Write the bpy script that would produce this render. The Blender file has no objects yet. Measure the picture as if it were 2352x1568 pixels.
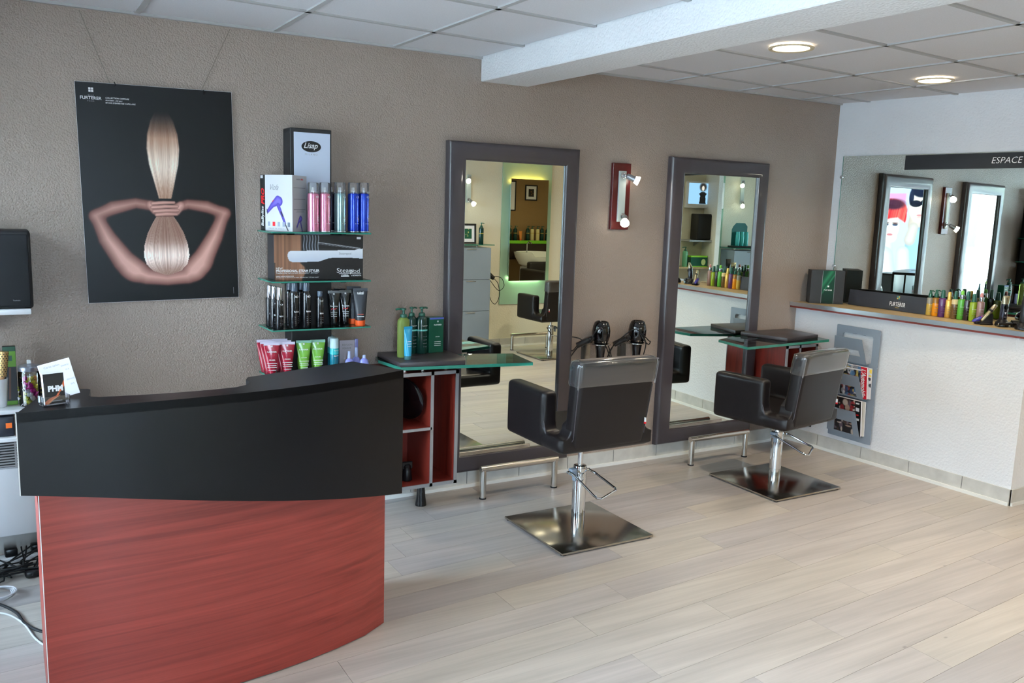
import bpy, bmesh, math, random
import numpy as np
from mathutils import Vector, Matrix

# ---------------------------------------------------------------- camera, world, big light, exposure
SC = bpy.context.scene
COL = SC.collection
random.seed(7)
PI = math.pi

def build_camera():
    yaw, pitch, roll = .5318, -.1552, .0320
    f = Vector((math.sin(yaw) * math.cos(pitch), math.cos(yaw) * math.cos(pitch), math.sin(pitch)))
    r0 = Vector((math.cos(yaw), -math.sin(yaw), 0)); u0 = r0.cross(f)
    r = math.cos(roll) * r0 + math.sin(roll) * u0
    u = -math.sin(roll) * r0 + math.cos(roll) * u0
    cd = bpy.data.cameras.new('camera')
    cd.sensor_fit = 'HORIZONTAL'; cd.sensor_width = 36.0
    cd.lens = 36.0 * 1984.7 / 2352.0
    cd.clip_start = .02; cd.clip_end = 200
    co = bpy.data.objects.new('camera', cd); COL.objects.link(co)
    M = Matrix((( r.x, u.x, -f.x, -1.4933), (r.y, u.y, -f.y, -4.2317), (r.z, u.z, -f.z, 1.5966), (0, 0, 0, 1)))
    co.matrix_world = M
    SC.camera = co
build_camera()

SC.view_settings.view_transform = 'Standard'
SC.view_settings.look = 'None'
SC.view_settings.exposure = 0.2
SC.view_settings.gamma = 1.0
SC.view_settings.use_curve_mapping = False
SC.cycles.max_bounces = 8
SC.cycles.diffuse_bounces = 4
SC.cycles.glossy_bounces = 5
SC.cycles.transmission_bounces = 4
SC.cycles.transparent_max_bounces = 10
SC.cycles.adaptive_threshold = .06
SC.cycles.sample_clamp_indirect = 6.0
SC.cycles.caustics_reflective = False
SC.cycles.caustics_refractive = False

WORLD = bpy.data.worlds.new('daylight'); SC.world = WORLD
WORLD.use_nodes = True
_bg = WORLD.node_tree.nodes['Background']
_bg.inputs[0].default_value = (.63, .745, 1.0, 1); _bg.inputs[1].default_value = 40.0

def area_light(name, loc, rot, sx, sy, energy, color, portal=False):
    ld = bpy.data.lights.new(name, 'AREA'); ld.shape = 'RECTANGLE'; ld.size = sx; ld.size_y = sy
    ld.energy = energy; ld.color = color
    if portal: ld.cycles.is_portal = True
    lo = bpy.data.objects.new(name, ld); COL.objects.link(lo); lo.location = loc; lo.rotation_euler = rot
    return lo
# the shop window and the glazed entrance door are the openings the daylight comes through
area_light('daylight_portal', (-2.28, -2.7, 1.23), (0, -PI / 2, 0), 2.0, 5.0, 1, (1, 1, 1), True)
area_light('daylight_portal', (-1.40, -5.48, 1.15), (PI / 2, 0, 0), .66, 2.1, 1, (1, 1, 1), True)

# ---------------------------------------------------------------- helpers
def lin(c):
    return tuple(((v / 255.) / 12.92 if v / 255. <= .04045 else ((v / 255. + .055) / 1.055) ** 2.4) for v in c)

MATS = {}
def nodes_of(name):
    m = bpy.data.materials.new(name); m.use_nodes = True
    nt = m.node_tree; return m, nt, nt.nodes['Principled BSDF'], nt.nodes['Material Output']

def mat(name, rgb, rough=.5, metal=0., bump=None, vary=0., coat=0., emit=0., emit_rgb=None, alpha=1., spec=.5, vscale=6., stretch=(1, 1, 1), trans=0., ior=1.45):
    """principled material; colour and roughness broken up by object-space noise"""
    if name in MATS: return MATS[name]
    m, nt, b, out = nodes_of(name)
    c = lin(rgb)
    b.inputs['Base Color'].default_value = (*c, 1)
    b.inputs['Roughness'].default_value = rough
    b.inputs['Metallic'].default_value = metal
    b.inputs['Specular IOR Level'].default_value = spec
    b.inputs['Coat Weight'].default_value = coat
    b.inputs['Alpha'].default_value = alpha
    b.inputs['Transmission Weight'].default_value = trans
    b.inputs['IOR'].default_value = ior
    if emit:
        b.inputs['Emission Color'].default_value = (*lin(emit_rgb or rgb), 1); b.inputs['Emission Strength'].default_value = emit
    tc = nt.nodes.new('ShaderNodeTexCoord')
    mp = nt.nodes.new('ShaderNodeMapping'); mp.inputs['Scale'].default_value = stretch
    nt.links.new(tc.outputs['Object'], mp.inputs['Vector'])
    if vary:
        n = nt.nodes.new('ShaderNodeTexNoise'); n.inputs['Scale'].default_value = vscale; n.inputs['Detail'].default_value = 5
        nt.links.new(mp.outputs[0], n.inputs['Vector'])
        r = nt.nodes.new('ShaderNodeMapRange')
        r.inputs['From Min'].default_value = .25; r.inputs['From Max'].default_value = .75
        r.inputs['To Min'].default_value = 1 - vary; r.inputs['To Max'].default_value = 1 + vary
        nt.links.new(n.outputs['Fac'], r.inputs['Value'])
        mx = nt.nodes.new('ShaderNodeMix'); mx.data_type = 'RGBA'; mx.blend_type = 'MULTIPLY'; mx.inputs[0].default_value = 1
        mx.inputs[6].default_value = (*c, 1); nt.links.new(r.outputs[0], mx.inputs[7])
        nt.links.new(mx.outputs[2], b.inputs['Base Color'])
    if bump:
        sc, st, dist = bump
        n2 = nt.nodes.new('ShaderNodeTexNoise'); n2.inputs['Scale'].default_value = sc; n2.inputs['Detail'].default_value = 3
        nt.links.new(mp.outputs[0], n2.inputs['Vector'])
        bp = nt.nodes.new('ShaderNodeBump'); bp.inputs['Strength'].default_value = st; bp.inputs['Distance'].default_value = dist
        nt.links.new(n2.outputs['Fac'], bp.inputs['Height']); nt.links.new(bp.outputs[0], b.inputs['Normal'])
    MATS[name] = m
    return m

def stucco(name, rgb, scale=75., strength=.5, dist=.006, rough=.5, spec=.5):
    if name in MATS: return MATS[name]
    m, nt, b, out = nodes_of(name)
    b.inputs['Roughness'].default_value = rough; b.inputs['Specular IOR Level'].default_value = spec
    tc = nt.nodes.new('ShaderNodeTexCoord')
    n = nt.nodes.new('ShaderNodeTexNoise'); n.inputs['Scale'].default_value = scale; n.inputs['Detail'].default_value = 1.5
    v = nt.nodes.new('ShaderNodeTexVoronoi'); v.inputs['Scale'].default_value = scale * .8; v.feature = 'F1'
    for q in (n, v): nt.links.new(tc.outputs['Object'], q.inputs['Vector'])
    ad = nt.nodes.new('ShaderNodeMath'); ad.operation = 'SUBTRACT'
    nt.links.new(n.outputs['Fac'], ad.inputs[0]); nt.links.new(v.outputs['Distance'], ad.inputs[1])
    bp = nt.nodes.new('ShaderNodeBump'); bp.inputs['Strength'].default_value = strength; bp.inputs['Distance'].default_value = dist
    nt.links.new(ad.outputs[0], bp.inputs['Height']); nt.links.new(bp.outputs[0], b.inputs['Normal'])
    n3 = nt.nodes.new('ShaderNodeTexNoise'); n3.inputs['Scale'].default_value = 1.4; n3.inputs['Detail'].default_value = 4
    nt.links.new(tc.outputs['Object'], n3.inputs['Vector'])
    r = nt.nodes.new('ShaderNodeMapRange'); r.inputs['From Min'].default_value = .3; r.inputs['From Max'].default_value = .7
    r.inputs['To Min'].default_value = .95; r.inputs['To Max'].default_value = 1.05
    nt.links.new(n3.outputs['Fac'], r.inputs['Value'])
    mx = nt.nodes.new('ShaderNodeMix'); mx.data_type = 'RGBA'; mx.blend_type = 'MULTIPLY'; mx.inputs[0].default_value = 1
    mx.inputs[6].default_value = (*lin(rgb), 1); nt.links.new(r.outputs[0], mx.inputs[7]); nt.links.new(mx.outputs[2], b.inputs['Base Color'])
    MATS[name] = m
    return m

def wood(name, dark, light, rough=.35, grain=(1.2, 14, 14), scale=3., coat=0., per_object=False, tint=.0, knots=False):
    """stretched noise grain between two colours; per_object shifts the grain and tone for each board"""
    if name in MATS: return MATS[name]
    m, nt, b, out = nodes_of(name)
    b.inputs['Roughness'].default_value = rough; b.inputs['Coat Weight'].default_value = coat
    tc = nt.nodes.new('ShaderNodeTexCoord')
    src = tc.outputs['Object']
    if per_object:
        oi = nt.nodes.new('ShaderNodeObjectInfo')
        sc = nt.nodes.new('ShaderNodeVectorMath'); sc.operation = 'SCALE'; sc.inputs[0].default_value = (31., 17., 9.)
        nt.links.new(oi.outputs['Random'], sc.inputs['Scale'])
        ad = nt.nodes.new('ShaderNodeVectorMath'); nt.links.new(src, ad.inputs[0]); nt.links.new(sc.outputs[0], ad.inputs[1])
        src = ad.outputs[0]
    mp = nt.nodes.new('ShaderNodeMapping'); mp.inputs['Scale'].default_value = grain
    nt.links.new(src, mp.inputs['Vector'])
    n = nt.nodes.new('ShaderNodeTexNoise'); n.inputs['Scale'].default_value = scale; n.inputs['Detail'].default_value = 5
    n.inputs['Roughness'].default_value = .62; n.inputs['Distortion'].default_value = .6
    nt.links.new(mp.outputs[0], n.inputs['Vector'])
    cr = nt.nodes.new('ShaderNodeValToRGB')
    cr.color_ramp.elements[0].position = .3; cr.color_ramp.elements[0].color = (*lin(dark), 1)
    cr.color_ramp.elements[1].position = .68; cr.color_ramp.elements[1].color = (*lin(light), 1)
    nt.links.new(n.outputs['Fac'], cr.inputs[0])
    last = cr.outputs[0]
    if per_object:
        r = nt.nodes.new('ShaderNodeValToRGB'); e = r.color_ramp.elements     # boards run from cool grey to pale straw
        e[0].color = (1 - tint, 1 - tint, 1 - tint * .8, 1); e[1].color = (1, .99, .95, 1); e[1].position = .8
        e.new(.4).color = (.97, .955, .95, 1); e.new(1.).color = (1.0, .975, .90, 1)
        nt.links.new(oi.outputs['Random'], r.inputs[0])
        mx = nt.nodes.new('ShaderNodeMix'); mx.data_type = 'RGBA'; mx.blend_type = 'MULTIPLY'; mx.inputs[0].default_value = 1
        nt.links.new(last, mx.inputs[6]); nt.links.new(r.outputs[0], mx.inputs[7]); last = mx.outputs[2]
        # broad cloudy bands along the board
        mp2 = nt.nodes.new('ShaderNodeMapping'); mp2.inputs['Scale'].default_value = (1.1, 11, 1)
        nt.links.new(src, mp2.inputs['Vector'])
        n2 = nt.nodes.new('ShaderNodeTexNoise'); n2.inputs['Scale'].default_value = 1.; n2.inputs['Detail'].default_value = 3
        nt.links.new(mp2.outputs[0], n2.inputs['Vector'])
        r2 = nt.nodes.new('ShaderNodeMapRange'); r2.inputs['From Min'].default_value = .3; r2.inputs['From Max'].default_value = .7
        r2.inputs['To Min'].default_value = .88; r2.inputs['To Max'].default_value = 1.08
        nt.links.new(n2.outputs['Fac'], r2.inputs['Value'])
        mx2 = nt.nodes.new('ShaderNodeMix'); mx2.data_type = 'RGBA'; mx2.blend_type = 'MULTIPLY'; mx2.inputs[0].default_value = 1
        nt.links.new(last, mx2.inputs[6]); nt.links.new(r2.outputs[0], mx2.inputs[7]); last = mx2.outputs[2]
        # small dark knots
        mp3 = nt.nodes.new('ShaderNodeMapping'); mp3.inputs['Scale'].default_value = (1.6, 3.2, 1)
        nt.links.new(src, mp3.inputs['Vector'])
        vo = nt.nodes.new('ShaderNodeTexVoronoi'); vo.inputs['Scale'].default_value = 2.2
        nt.links.new(mp3.outputs[0], vo.inputs['Vector'])
        r3 = nt.nodes.new('ShaderNodeMapRange'); r3.inputs['From Min'].default_value = .012; r3.inputs['From Max'].default_value = .05
        r3.inputs['To Min'].default_value = .62; r3.inputs['To Max'].default_value = 1.
        nt.links.new(vo.outputs['Distance'], r3.inputs['Value'])
        mx3 = nt.nodes.new('ShaderNodeMix'); mx3.data_type = 'RGBA'; mx3.blend_type = 'MULTIPLY'; mx3.inputs[0].default_value = 1
        nt.links.new(last, mx3.inputs[6]); nt.links.new(r3.outputs[0], mx3.inputs[7]); last = mx3.outputs[2]
    nt.links.new(last, b.inputs['Base Color'])
    bp = nt.nodes.new('ShaderNodeBump'); bp.inputs['Strength'].default_value = .06; bp.inputs['Distance'].default_value = .002
    nt.links.new(n.outputs['Fac'], bp.inputs['Height']); nt.links.new(bp.outputs[0], b.inputs['Normal'])
    MATS[name] = m
    return m

def thin_glass(name, tint=(.93, .98, .95), refl=1.0, rough=0.):
    if name in MATS: return MATS[name]
    m, nt, b, out = nodes_of(name)
    nt.nodes.remove(b)
    t = nt.nodes.new('ShaderNodeBsdfTransparent'); t.inputs[0].default_value = (*tint, 1)
    g = nt.nodes.new('ShaderNodeBsdfGlossy'); g.inputs['Roughness'].default_value = rough
    fr = nt.nodes.new('ShaderNodeFresnel'); fr.inputs[0].default_value = 1.5
    ml = nt.nodes.new('ShaderNodeMath'); ml.operation = 'MULTIPLY'; ml.inputs[1].default_value = refl; ml.use_clamp = True
    nt.links.new(fr.outputs[0], ml.inputs[0])
    mx = nt.nodes.new('ShaderNodeMixShader'); nt.links.new(ml.outputs[0], mx.inputs[0])
    nt.links.new(t.outputs[0], mx.inputs[1]); nt.links.new(g.outputs[0], mx.inputs[2]); nt.links.new(mx.outputs[0], out.inputs[0])
    MATS[name] = m
    return m

def hazy(name, tint, haze, refl, rough):
    """clear plastic with a little milky haze"""
    if name in MATS: return MATS[name]
    m = thin_glass(name, tint, refl, rough); nt = m.node_tree; out = nt.nodes['Material Output']
    s = out.inputs[0].links[0].from_socket
    d = nt.nodes.new('ShaderNodeBsdfDiffuse'); d.inputs[0].default_value = (.8, .8, .82, 1)
    mx = nt.nodes.new('ShaderNodeMixShader'); mx.inputs[0].default_value = haze
    nt.links.new(s, mx.inputs[1]); nt.links.new(d.outputs[0], mx.inputs[2]); nt.links.new(mx.outputs[0], out.inputs[0])
    return m

def print_mat(name, rough=.4, coat=0., trans=0.):
    if name in MATS: return MATS[name]
    m, nt, b, out = nodes_of(name)
    a = nt.nodes.new('ShaderNodeVertexColor'); a.layer_name = 'Col'
    nt.links.new(a.outputs[0], b.inputs['Base Color'])
    b.inputs['Roughness'].default_value = rough; b.inputs['Coat Weight'].default_value = coat
    if trans:                       # printed film that daylight shines through
        tr = nt.nodes.new('ShaderNodeBsdfTranslucent'); nt.links.new(a.outputs[0], tr.inputs[0])
        mx = nt.nodes.new('ShaderNodeMixShader'); mx.inputs[0].default_value = trans
        nt.links.new(b.outputs[0], mx.inputs[1]); nt.links.new(tr.outputs[0], mx.inputs[2]); nt.links.new(mx.outputs[0], out.inputs[0])
    MATS[name] = m
    return m

def screen_mat(name, strength):
    if name in MATS: return MATS[name]
    m, nt, b, out = nodes_of(name)
    a = nt.nodes.new('ShaderNodeVertexColor'); a.layer_name = 'Col'
    nt.links.new(a.outputs[0], b.inputs['Emission Color']); b.inputs['Emission Strength'].default_value = strength
    b.inputs['Base Color'].default_value = (.02, .02, .02, 1); b.inputs['Roughness'].default_value = .2
    MATS[name] = m
    return m

# ---- mesh builder around bmesh
class MB:
    def __init__(s): s.bm = bmesh.new()
    def box(s, x0, x1, y0, y1, z0, z1, bev=0., seg=2, M=None):
        r = bmesh.ops.create_cube(s.bm, size=1.)
        vs = r['verts']
        for v in vs:
            v.co = Vector(((x0 + x1) / 2 + v.co.x * (x1 - x0), (y0 + y1) / 2 + v.co.y * (y1 - y0), (z0 + z1) / 2 + v.co.z * (z1 - z0)))
        if bev > 0:
            es = list({e for v in vs for e in v.link_edges})
            r = bmesh.ops.bevel(s.bm, geom=es, offset=bev, segments=seg, profile=.5, affect='EDGES')
            vs = r['verts']
            vs = list(set(vs))
        if M is not None:
            for v in vs: v.co = M @ v.co
        return vs
    def ring_loft(s, rings, cap0=True, cap1=True, closed=False):
        R = [[s.bm.verts.new(p) for p in ring] for ring in rings]
        n = len(R[0])
        for a, b in zip(R, R[1:] + ([R[0]] if closed else [])):
            for i in range(n):
                try: s.bm.faces.new((a[i], a[(i + 1) % n], b[(i + 1) % n], b[i]))
                except ValueError: pass
        if cap0 and not closed: s.bm.faces.new(list(reversed(R[0])))
        if cap1 and not closed: s.bm.faces.new(R[-1])
        return s
    def lathe(s, prof, n=24, c=(0, 0, 0), sx=1., sy=1.):
        rings = [[Vector((c[0] + r * sx * math.cos(2 * PI * i / n), c[1] + r * sy * math.sin(2 * PI * i / n), c[2] + z)) for i in range(n)] for r, z in prof]
        return s.ring_loft(rings)
    def cyl(s, p0, p1, r0, r1=None, n=16):
        r1 = r0 if r1 is None else r1
        p0, p1 = Vector(p0), Vector(p1); d = (p1 - p0).normalized()
        a = d.orthogonal().normalized(); b = d.cross(a)
        rings = [[p + r * (math.cos(2 * PI * i / n) * a + math.sin(2 * PI * i / n) * b) for i in range(n)] for p, r in ((p0, r0), (p1, r1))]
        return s.ring_loft(rings)
    def revolve(s, p0, d, prof, n=20):
        """profile (radius, distance along d)"""
        p0 = Vector(p0); d = Vector(d).normalized(); a = d.orthogonal().normalized(); b = d.cross(a)
        rings = [[p0 + d * t + r * (math.cos(2 * PI * i / n) * a + math.sin(2 * PI * i / n) * b) for i in range(n)] for r, t in prof]
        return s.ring_loft(rings)
    def tube(s, pts, r, n=8, closed=False):
        P = [Vector(p) for p in pts]; rings = []
        up = None
        for i, p in enumerate(P):
            if closed: d = P[(i + 1) % len(P)] - P[i - 1]
            else: d = P[min(i + 1, len(P) - 1)] - P[max(i - 1, 0)]
            d.normalize()
            if up is None: up = d.orthogonal().normalized()
            a = (up - d * up.dot(d))
            a = a.normalized() if a.length > 1e-6 else d.orthogonal().normalized()
            up = a; b = d.cross(a)
            rings.append([p + r * (math.cos(2 * PI * k / n) * a + math.sin(2 * PI * k / n) * b) for k in range(n)])
        return s.ring_loft(rings, closed=closed)
    def prism(s, poly, axis, a0, a1):
        """extrude a 2-D polygon along an axis: 'z' poly=(x,y), 'y' poly=(x,z), 'x' poly=(y,z)"""
        def pt(p, a):
            return Vector((p[0], p[1], a)) if axis == 'z' else Vector((p[0], a, p[1])) if axis == 'y' else Vector((a, p[0], p[1]))
        A = [s.bm.verts.new(pt(p, a0)) for p in poly]; B = [s.bm.verts.new(pt(p, a1)) for p in poly]
        n = len(A)
        for i in range(n): s.bm.faces.new((A[i], A[(i + 1) % n], B[(i + 1) % n], B[i]))
        s.bm.faces.new(list(reversed(A))); s.bm.faces.new(B)
        return A + B
    def sphere(s, c, rx, ry=None, rz=None, u=16, v=10):
        ry = rx if ry is None else ry; rz = rx if rz is None else rz
        r = bmesh.ops.create_uvsphere(s.bm, u_segments=u, v_segments=v, radius=1.)
        for q in r['verts']: q.co = Vector((c[0] + q.co.x * rx, c[1] + q.co.y * ry, c[2] + q.co.z * rz))
        return s
    def quad(s, *pts):
        s.bm.faces.new([s.bm.verts.new(p) for p in pts]); return s
    def bevel_all(s, off, seg=2):
        bmesh.ops.bevel(s.bm, geom=s.bm.edges[:], offset=off, segments=seg, profile=.5, affect='EDGES'); return s
    def xf(s, M):
        bmesh.ops.transform(s.bm, matrix=M, verts=s.bm.verts[:]); return s
    def mesh(s, name, smooth=True, angle=35):
        bmesh.ops.recalc_face_normals(s.bm, faces=s.bm.faces[:])
        me = bpy.data.meshes.new(name); s.bm.to_mesh(me); s.bm.free()
        if smooth and len(me.polygons):
            me.shade_smooth(); me.set_sharp_from_angle(angle=math.radians(angle))
        return me
    def build(s, name, m, parent=None, smooth=True, angle=35):
        me = s.mesh(name, smooth, angle)
        return put(name, me, m, parent)

def put(name, me, m, parent=None):
    o = bpy.data.objects.new(name, me); COL.objects.link(o)
    if m is not None:
        if isinstance(m, (list, tuple)):
            for q in m: me.materials.append(q)
        elif not me.materials: me.materials.append(m)
    if parent is not None: o.parent = parent
    return o

def thing(name, label, cat, loc=(0, 0, 0), rz=0., group=None):
    o = bpy.data.objects.new(name, None); COL.objects.link(o); o.empty_display_size = .05
    o.location = loc; o.rotation_euler = (0, 0, rz); return tag(o, label, cat, group)

def tag(o, label, cat, group=None):
    o['label'] = label; o['category'] = cat
    if group: o['group'] = group
    return o

def struct(o, label=None):
    o['kind'] = 'structure'
    if label: o['label'] = label
    return o

def copy_tree(o, parent=None):
    c = o.copy(); COL.objects.link(c)
    if parent is not None: c.parent = parent
    for ch in list(o.children): copy_tree(ch, c)
    return c

def relabel(root, label, loc=None, rz=None):
    root['label'] = label
    if loc is not None: root.location = loc
    if rz is not None: root.rotation_euler = (0, 0, rz)
    return root

def basis(o, right, up):
    r = Vector(right).normalized(); u = Vector(up); u = (u - r * u.dot(r)).normalized(); n = r.cross(u)
    return Matrix(((r.x, u.x, n.x, o[0]), (r.y, u.y, n.y, o[1]), (r.z, u.z, n.z, o[2]), (0, 0, 0, 1)))

_TXT = {}
def text_mesh(body, bold=0., shear=0., spacing=1.):
    k = (body, bold, shear, spacing)
    if k not in _TXT:
        cu = bpy.data.curves.new('lettering', 'FONT'); cu.body = body; cu.align_x = 'CENTER'; cu.align_y = 'CENTER'
        cu.offset = bold; cu.shear = shear; cu.space_character = spacing; cu.resolution_u = 3
        ob = bpy.data.objects.new('lettering', cu)
        me = bpy.data.meshes.new_from_object(ob)
        co = np.empty(len(me.vertices) * 3); me.vertices.foreach_get('co', co)
        _TXT[k] = (co.reshape(-1, 3).copy(), [tuple(p.vertices) for p in me.polygons])
        bpy.data.objects.remove(ob); bpy.data.curves.remove(cu); bpy.data.meshes.remove(me)
    return _TXT[k]

def text(body, M, m, parent=None, width=None, height=None, bold=0., shear=0., spacing=1., wrap=None, align='C', name='lettering', lift=.0004):
    """flat lettering; width or height in metres; wrap = radius of the upright cylinder it is printed on (M then sits on its axis)"""
    co, fs = text_mesh(body, bold, shear, spacing)
    if not len(co): return None
    co = co.copy(); mn, mx = co.min(0), co.max(0)
    s = (width / (mx[0] - mn[0])) if width else (height / (mx[1] - mn[1]))
    sy = s if not (width and height) else height / (mx[1] - mn[1])
    cx = (mn[0] + mx[0]) / 2 if align == 'C' else mn[0] if align == 'L' else mx[0]
    co[:, 0] = (co[:, 0] - cx) * s; co[:, 1] = (co[:, 1] - (mn[1] + mx[1]) / 2) * sy; co[:, 2] = lift
    if wrap:
        a = co[:, 0] / wrap
        x = np.sin(a) * (wrap + lift); z = np.cos(a) * (wrap + lift)
        co[:, 0], co[:, 2] = x, z
    me = bpy.data.meshes.new(name); me.from_pydata(co.tolist(), [], fs)
    me.transform(M)
    return put(name, me, m, parent)

def decal(poly, M, m, parent=None, name='print', lift=.0003, wrap=None):
    """flat printed shape: polygon in the plane of M"""
    if wrap:
        pts = []
        for i, p in enumerate(poly):
            q = poly[(i + 1) % len(poly)]
            for t in np.linspace(0, 1, 6)[:-1]: pts.append((p[0] + (q[0] - p[0]) * t, p[1] + (q[1] - p[1]) * t))
        vs = [(math.sin(x / wrap) * (wrap + lift), y, math.cos(x / wrap) * (wrap + lift)) for x, y in pts]
    else: vs = [(x, y, lift) for x, y in poly]
    me = bpy.data.meshes.new(name); me.from_pydata(vs, [], [tuple(range(len(vs)))]); me.transform(M)
    return put(name, me, m, parent)

def rect(w, h, x=0, y=0): return [(x - w / 2, y - h / 2), (x + w / 2, y - h / 2), (x + w / 2, y + h / 2), (x - w / 2, y + h / 2)]
def oval(rx, ry, x=0, y=0, n=28): return [(x + rx * math.cos(2 * PI * i / n), y + ry * math.sin(2 * PI * i / n)) for i in range(n)]

# ---- printed pictures: a dense grid whose vertex colours are the print
class Paint:
    def __init__(s, w, h, nx, ny, bg):
        s.w, s.h, s.nx, s.ny = w, h, nx, ny
        s.X, s.Y = np.meshgrid(np.linspace(0, 1, nx), np.linspace(0, 1, ny))      # Y runs down
        s.A = np.ones((ny, nx, 3)) * np.array(bg, float)
        s.asp = h / w
    def mix(s, m, rgb):
        m = np.clip(m, 0, 1)[..., None]; s.A = s.A * (1 - m) + (np.array(rgb, float) if not hasattr(rgb, 'shape') else rgb) * m
    def rect(s, x0, y0, x1, y1, rgb): s.mix(((s.X >= x0) & (s.X <= x1) & (s.Y >= y0) & (s.Y <= y1)).astype(float), rgb)
    def ell(s, cx, cy, rx, ry, soft=.06):
        d = np.sqrt(((s.X - cx) / rx) ** 2 + ((s.Y - cy) / ry) ** 2); return np.clip((1 - d) / soft + .5, 0, 1)
    def cap(s, pts, soft=.012):
        """soft mask of a chain of tapering limbs; pts = (x, y, radius) in picture widths"""
        best = np.full(s.X.shape, 9.)
        for (ax, ay, ar), (bx, by, br) in zip(pts, pts[1:]):
            px, py = s.X - ax, (s.Y - ay) * s.asp; dx, dy = bx - ax, (by - ay) * s.asp
            t = np.clip((px * dx + py * dy) / (dx * dx + dy * dy + 1e-9), 0, 1)
            best = np.minimum(best, np.hypot(px - t * dx, py - t * dy) - (ar + (br - ar) * t))
        return np.clip(.5 - best / soft, 0, 1), best
    def poly(s, pts):
        inside = np.zeros(s.X.shape, bool); n = len(pts)
        for i in range(n):
            x0, y0 = pts[i]; x1, y1 = pts[(i + 1) % n]
            c = ((y0 > s.Y) != (y1 > s.Y)) & (s.X < (x1 - x0) * (s.Y - y0) / ((y1 - y0) if y1 != y0 else 1e-9) + x0)
            inside ^= c
        return inside.astype(float)
    def build(s, name, M, m, parent=None, bend=None):
        nx, ny = s.nx, s.ny
        co = np.stack([(s.X - .5) * s.w, (.5 - s.Y) * s.h, np.zeros_like(s.X) if bend is None else bend(s.X, s.Y)], -1).reshape(-1, 3)
        i = np.arange(nx * ny).reshape(ny, nx)
        f = np.stack([i[1:, :-1], i[1:, 1:], i[:-1, 1:], i[:-1, :-1]], -1).reshape(-1, 4)
        me = bpy.data.meshes.new(name); me.from_pydata(co.tolist(), [], f.tolist()); me.transform(M)
        c = np.clip(s.A / 255., 0, 1); c = np.where(c <= .04045, c / 12.92, ((c + .055) / 1.055) ** 2.4)
        at = me.color_attributes.new('Col', 'FLOAT_COLOR', 'POINT')
        at.data.foreach_set('color', np.concatenate([c.reshape(-1, 3), np.ones((nx * ny, 1))], 1).astype(np.float32).ravel())
        me.shade_smooth()
        return put(name, me, m, parent)

# ---------------------------------------------------------------- materials
TAUPE = stucco('taupe_stucco', (154, 138, 127), 165., .65, .003, .34)
WHITE_STUCCO = stucco('white_stucco', (226, 228, 232), 90., .35, .004, .6)
CREAM_STUCCO = stucco('cream_stucco', (226, 220, 200), 90., .3, .004, .6)
BEAM_STUCCO = stucco('white_beam_plaster', (236, 237, 238), 110., .5, .004, .6)
TAN = stucco('tan_paint', (150, 118, 74), 80., .3, .004, .6)
CEIL = mat('mineral_tile', (222, 221, 224), .85, bump=(260., .25, .002), vary=.05, vscale=160.)
GRID = mat('ceiling_grid_paint', (178, 177, 176), .5, vary=.02)
PLANK = wood('ash_laminate', (168, 160, 153), (184, 176, 169), .36, (.55, 13, 10), 2.6, per_object=True, tint=.16)
SUBFLOOR = mat('floor_joint', (96, 88, 80), .8, vary=.1)
SKIRT_TILE = mat('skirting_tile', (196, 194, 188), .35, vary=.12, vscale=14., bump=(60., .1, .002))
GROUT = mat('dark_grout', (104, 104, 104), .9, vary=.1)
WHITE_PVC = mat('white_pvc', (228, 227, 222), .35, vary=.02)
MAHOG = wood('mahogany_laminate', (116, 40, 33), (150, 59, 49), .34, (.7, 3, 30), 1.8)
MAHOG_V = wood('mahogany_veneer', (98, 30, 22), (146, 52, 38), .35, (18, 18, 1.6), 1.5)
MAHOG_DK = wood('mahogany_plain', (110, 36, 26), (124, 42, 30), .4, (4, 4, 4), 2.)
BLACK_LAM = mat('black_laminate', (13, 13, 16), .30, vary=.06, vscale=20., spec=.32)
BLACK_LEATHER = mat('black_leatherette', (38, 35, 36), .42, bump=(420., .12, .001), vary=.05)
BROWN_LEATHER = mat('brown_black_leatherette', (24, 20, 21), .36, bump=(420., .12, .001), vary=.05, spec=.4)
FRAME_LEATHER = mat('grey_brown_leatherette', (68, 62, 66), .3, bump=(500., .1, .001), vary=.04, coat=.25)
CHROME = mat('chrome', (220, 224, 228), .07, 1.)
STEEL = mat('brushed_steel', (204, 200, 194), .24, 1., bump=(300., .05, .0005), stretch=(1, 14, 14))
PLATE_STEEL = mat('brushed_base_steel', (186, 180, 170), .17, 1., bump=(200., .04, .0005), stretch=(12, 1, 1))
EDGE_STEEL = mat('plain_edge_steel', (196, 196, 198), .28, 1., vary=.02)
ALU = mat('silver_edging', (176, 178, 182), .35, .8, vary=.03)
GREY_PAINT = mat('silver_grey_paint', (138, 148, 160), .45, .1, vary=.03)
MIRROR = mat('mirror_silver', (232, 240, 234), .0, 1., spec=.5)
BLACK_PL = mat('black_plastic', (18, 18, 20), .3, vary=.05)
GLOSS_BLACK = mat('gloss_black_plastic', (10, 10, 12), .08, coat=.5, vary=.02)
MATTE_BLACK = mat('matte_black', (26, 26, 28), .6, vary=.06)
RUBBER = mat('black_rubber', (20, 20, 22), .7, vary=.05)
WHITE_PL = mat('white_plastic', (232, 232, 234), .35, vary=.02)
PAPER = mat('white_paper', (236, 234, 238), .6, vary=.02)
INK_W = mat('white_ink', (238, 238, 238), .5, vary=.01)
INK_G = mat('grey_ink', (150, 152, 158), .5, vary=.01)
INK_K = mat('black_ink', (16, 16, 18), .5, vary=.01)
INK_R = mat('red_ink', (214, 30, 40), .45, vary=.01)
INK_GOLD = mat('gold_ink', (190, 160, 70), .45, vary=.01)
GLASS_FACE = thin_glass('clear_sheet_glass', (.90, .965, .935))
GLASS_EDGE = mat('green_glass_edge', (62, 154, 132), .06, trans=.4, vary=.1, vscale=20.)
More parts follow.
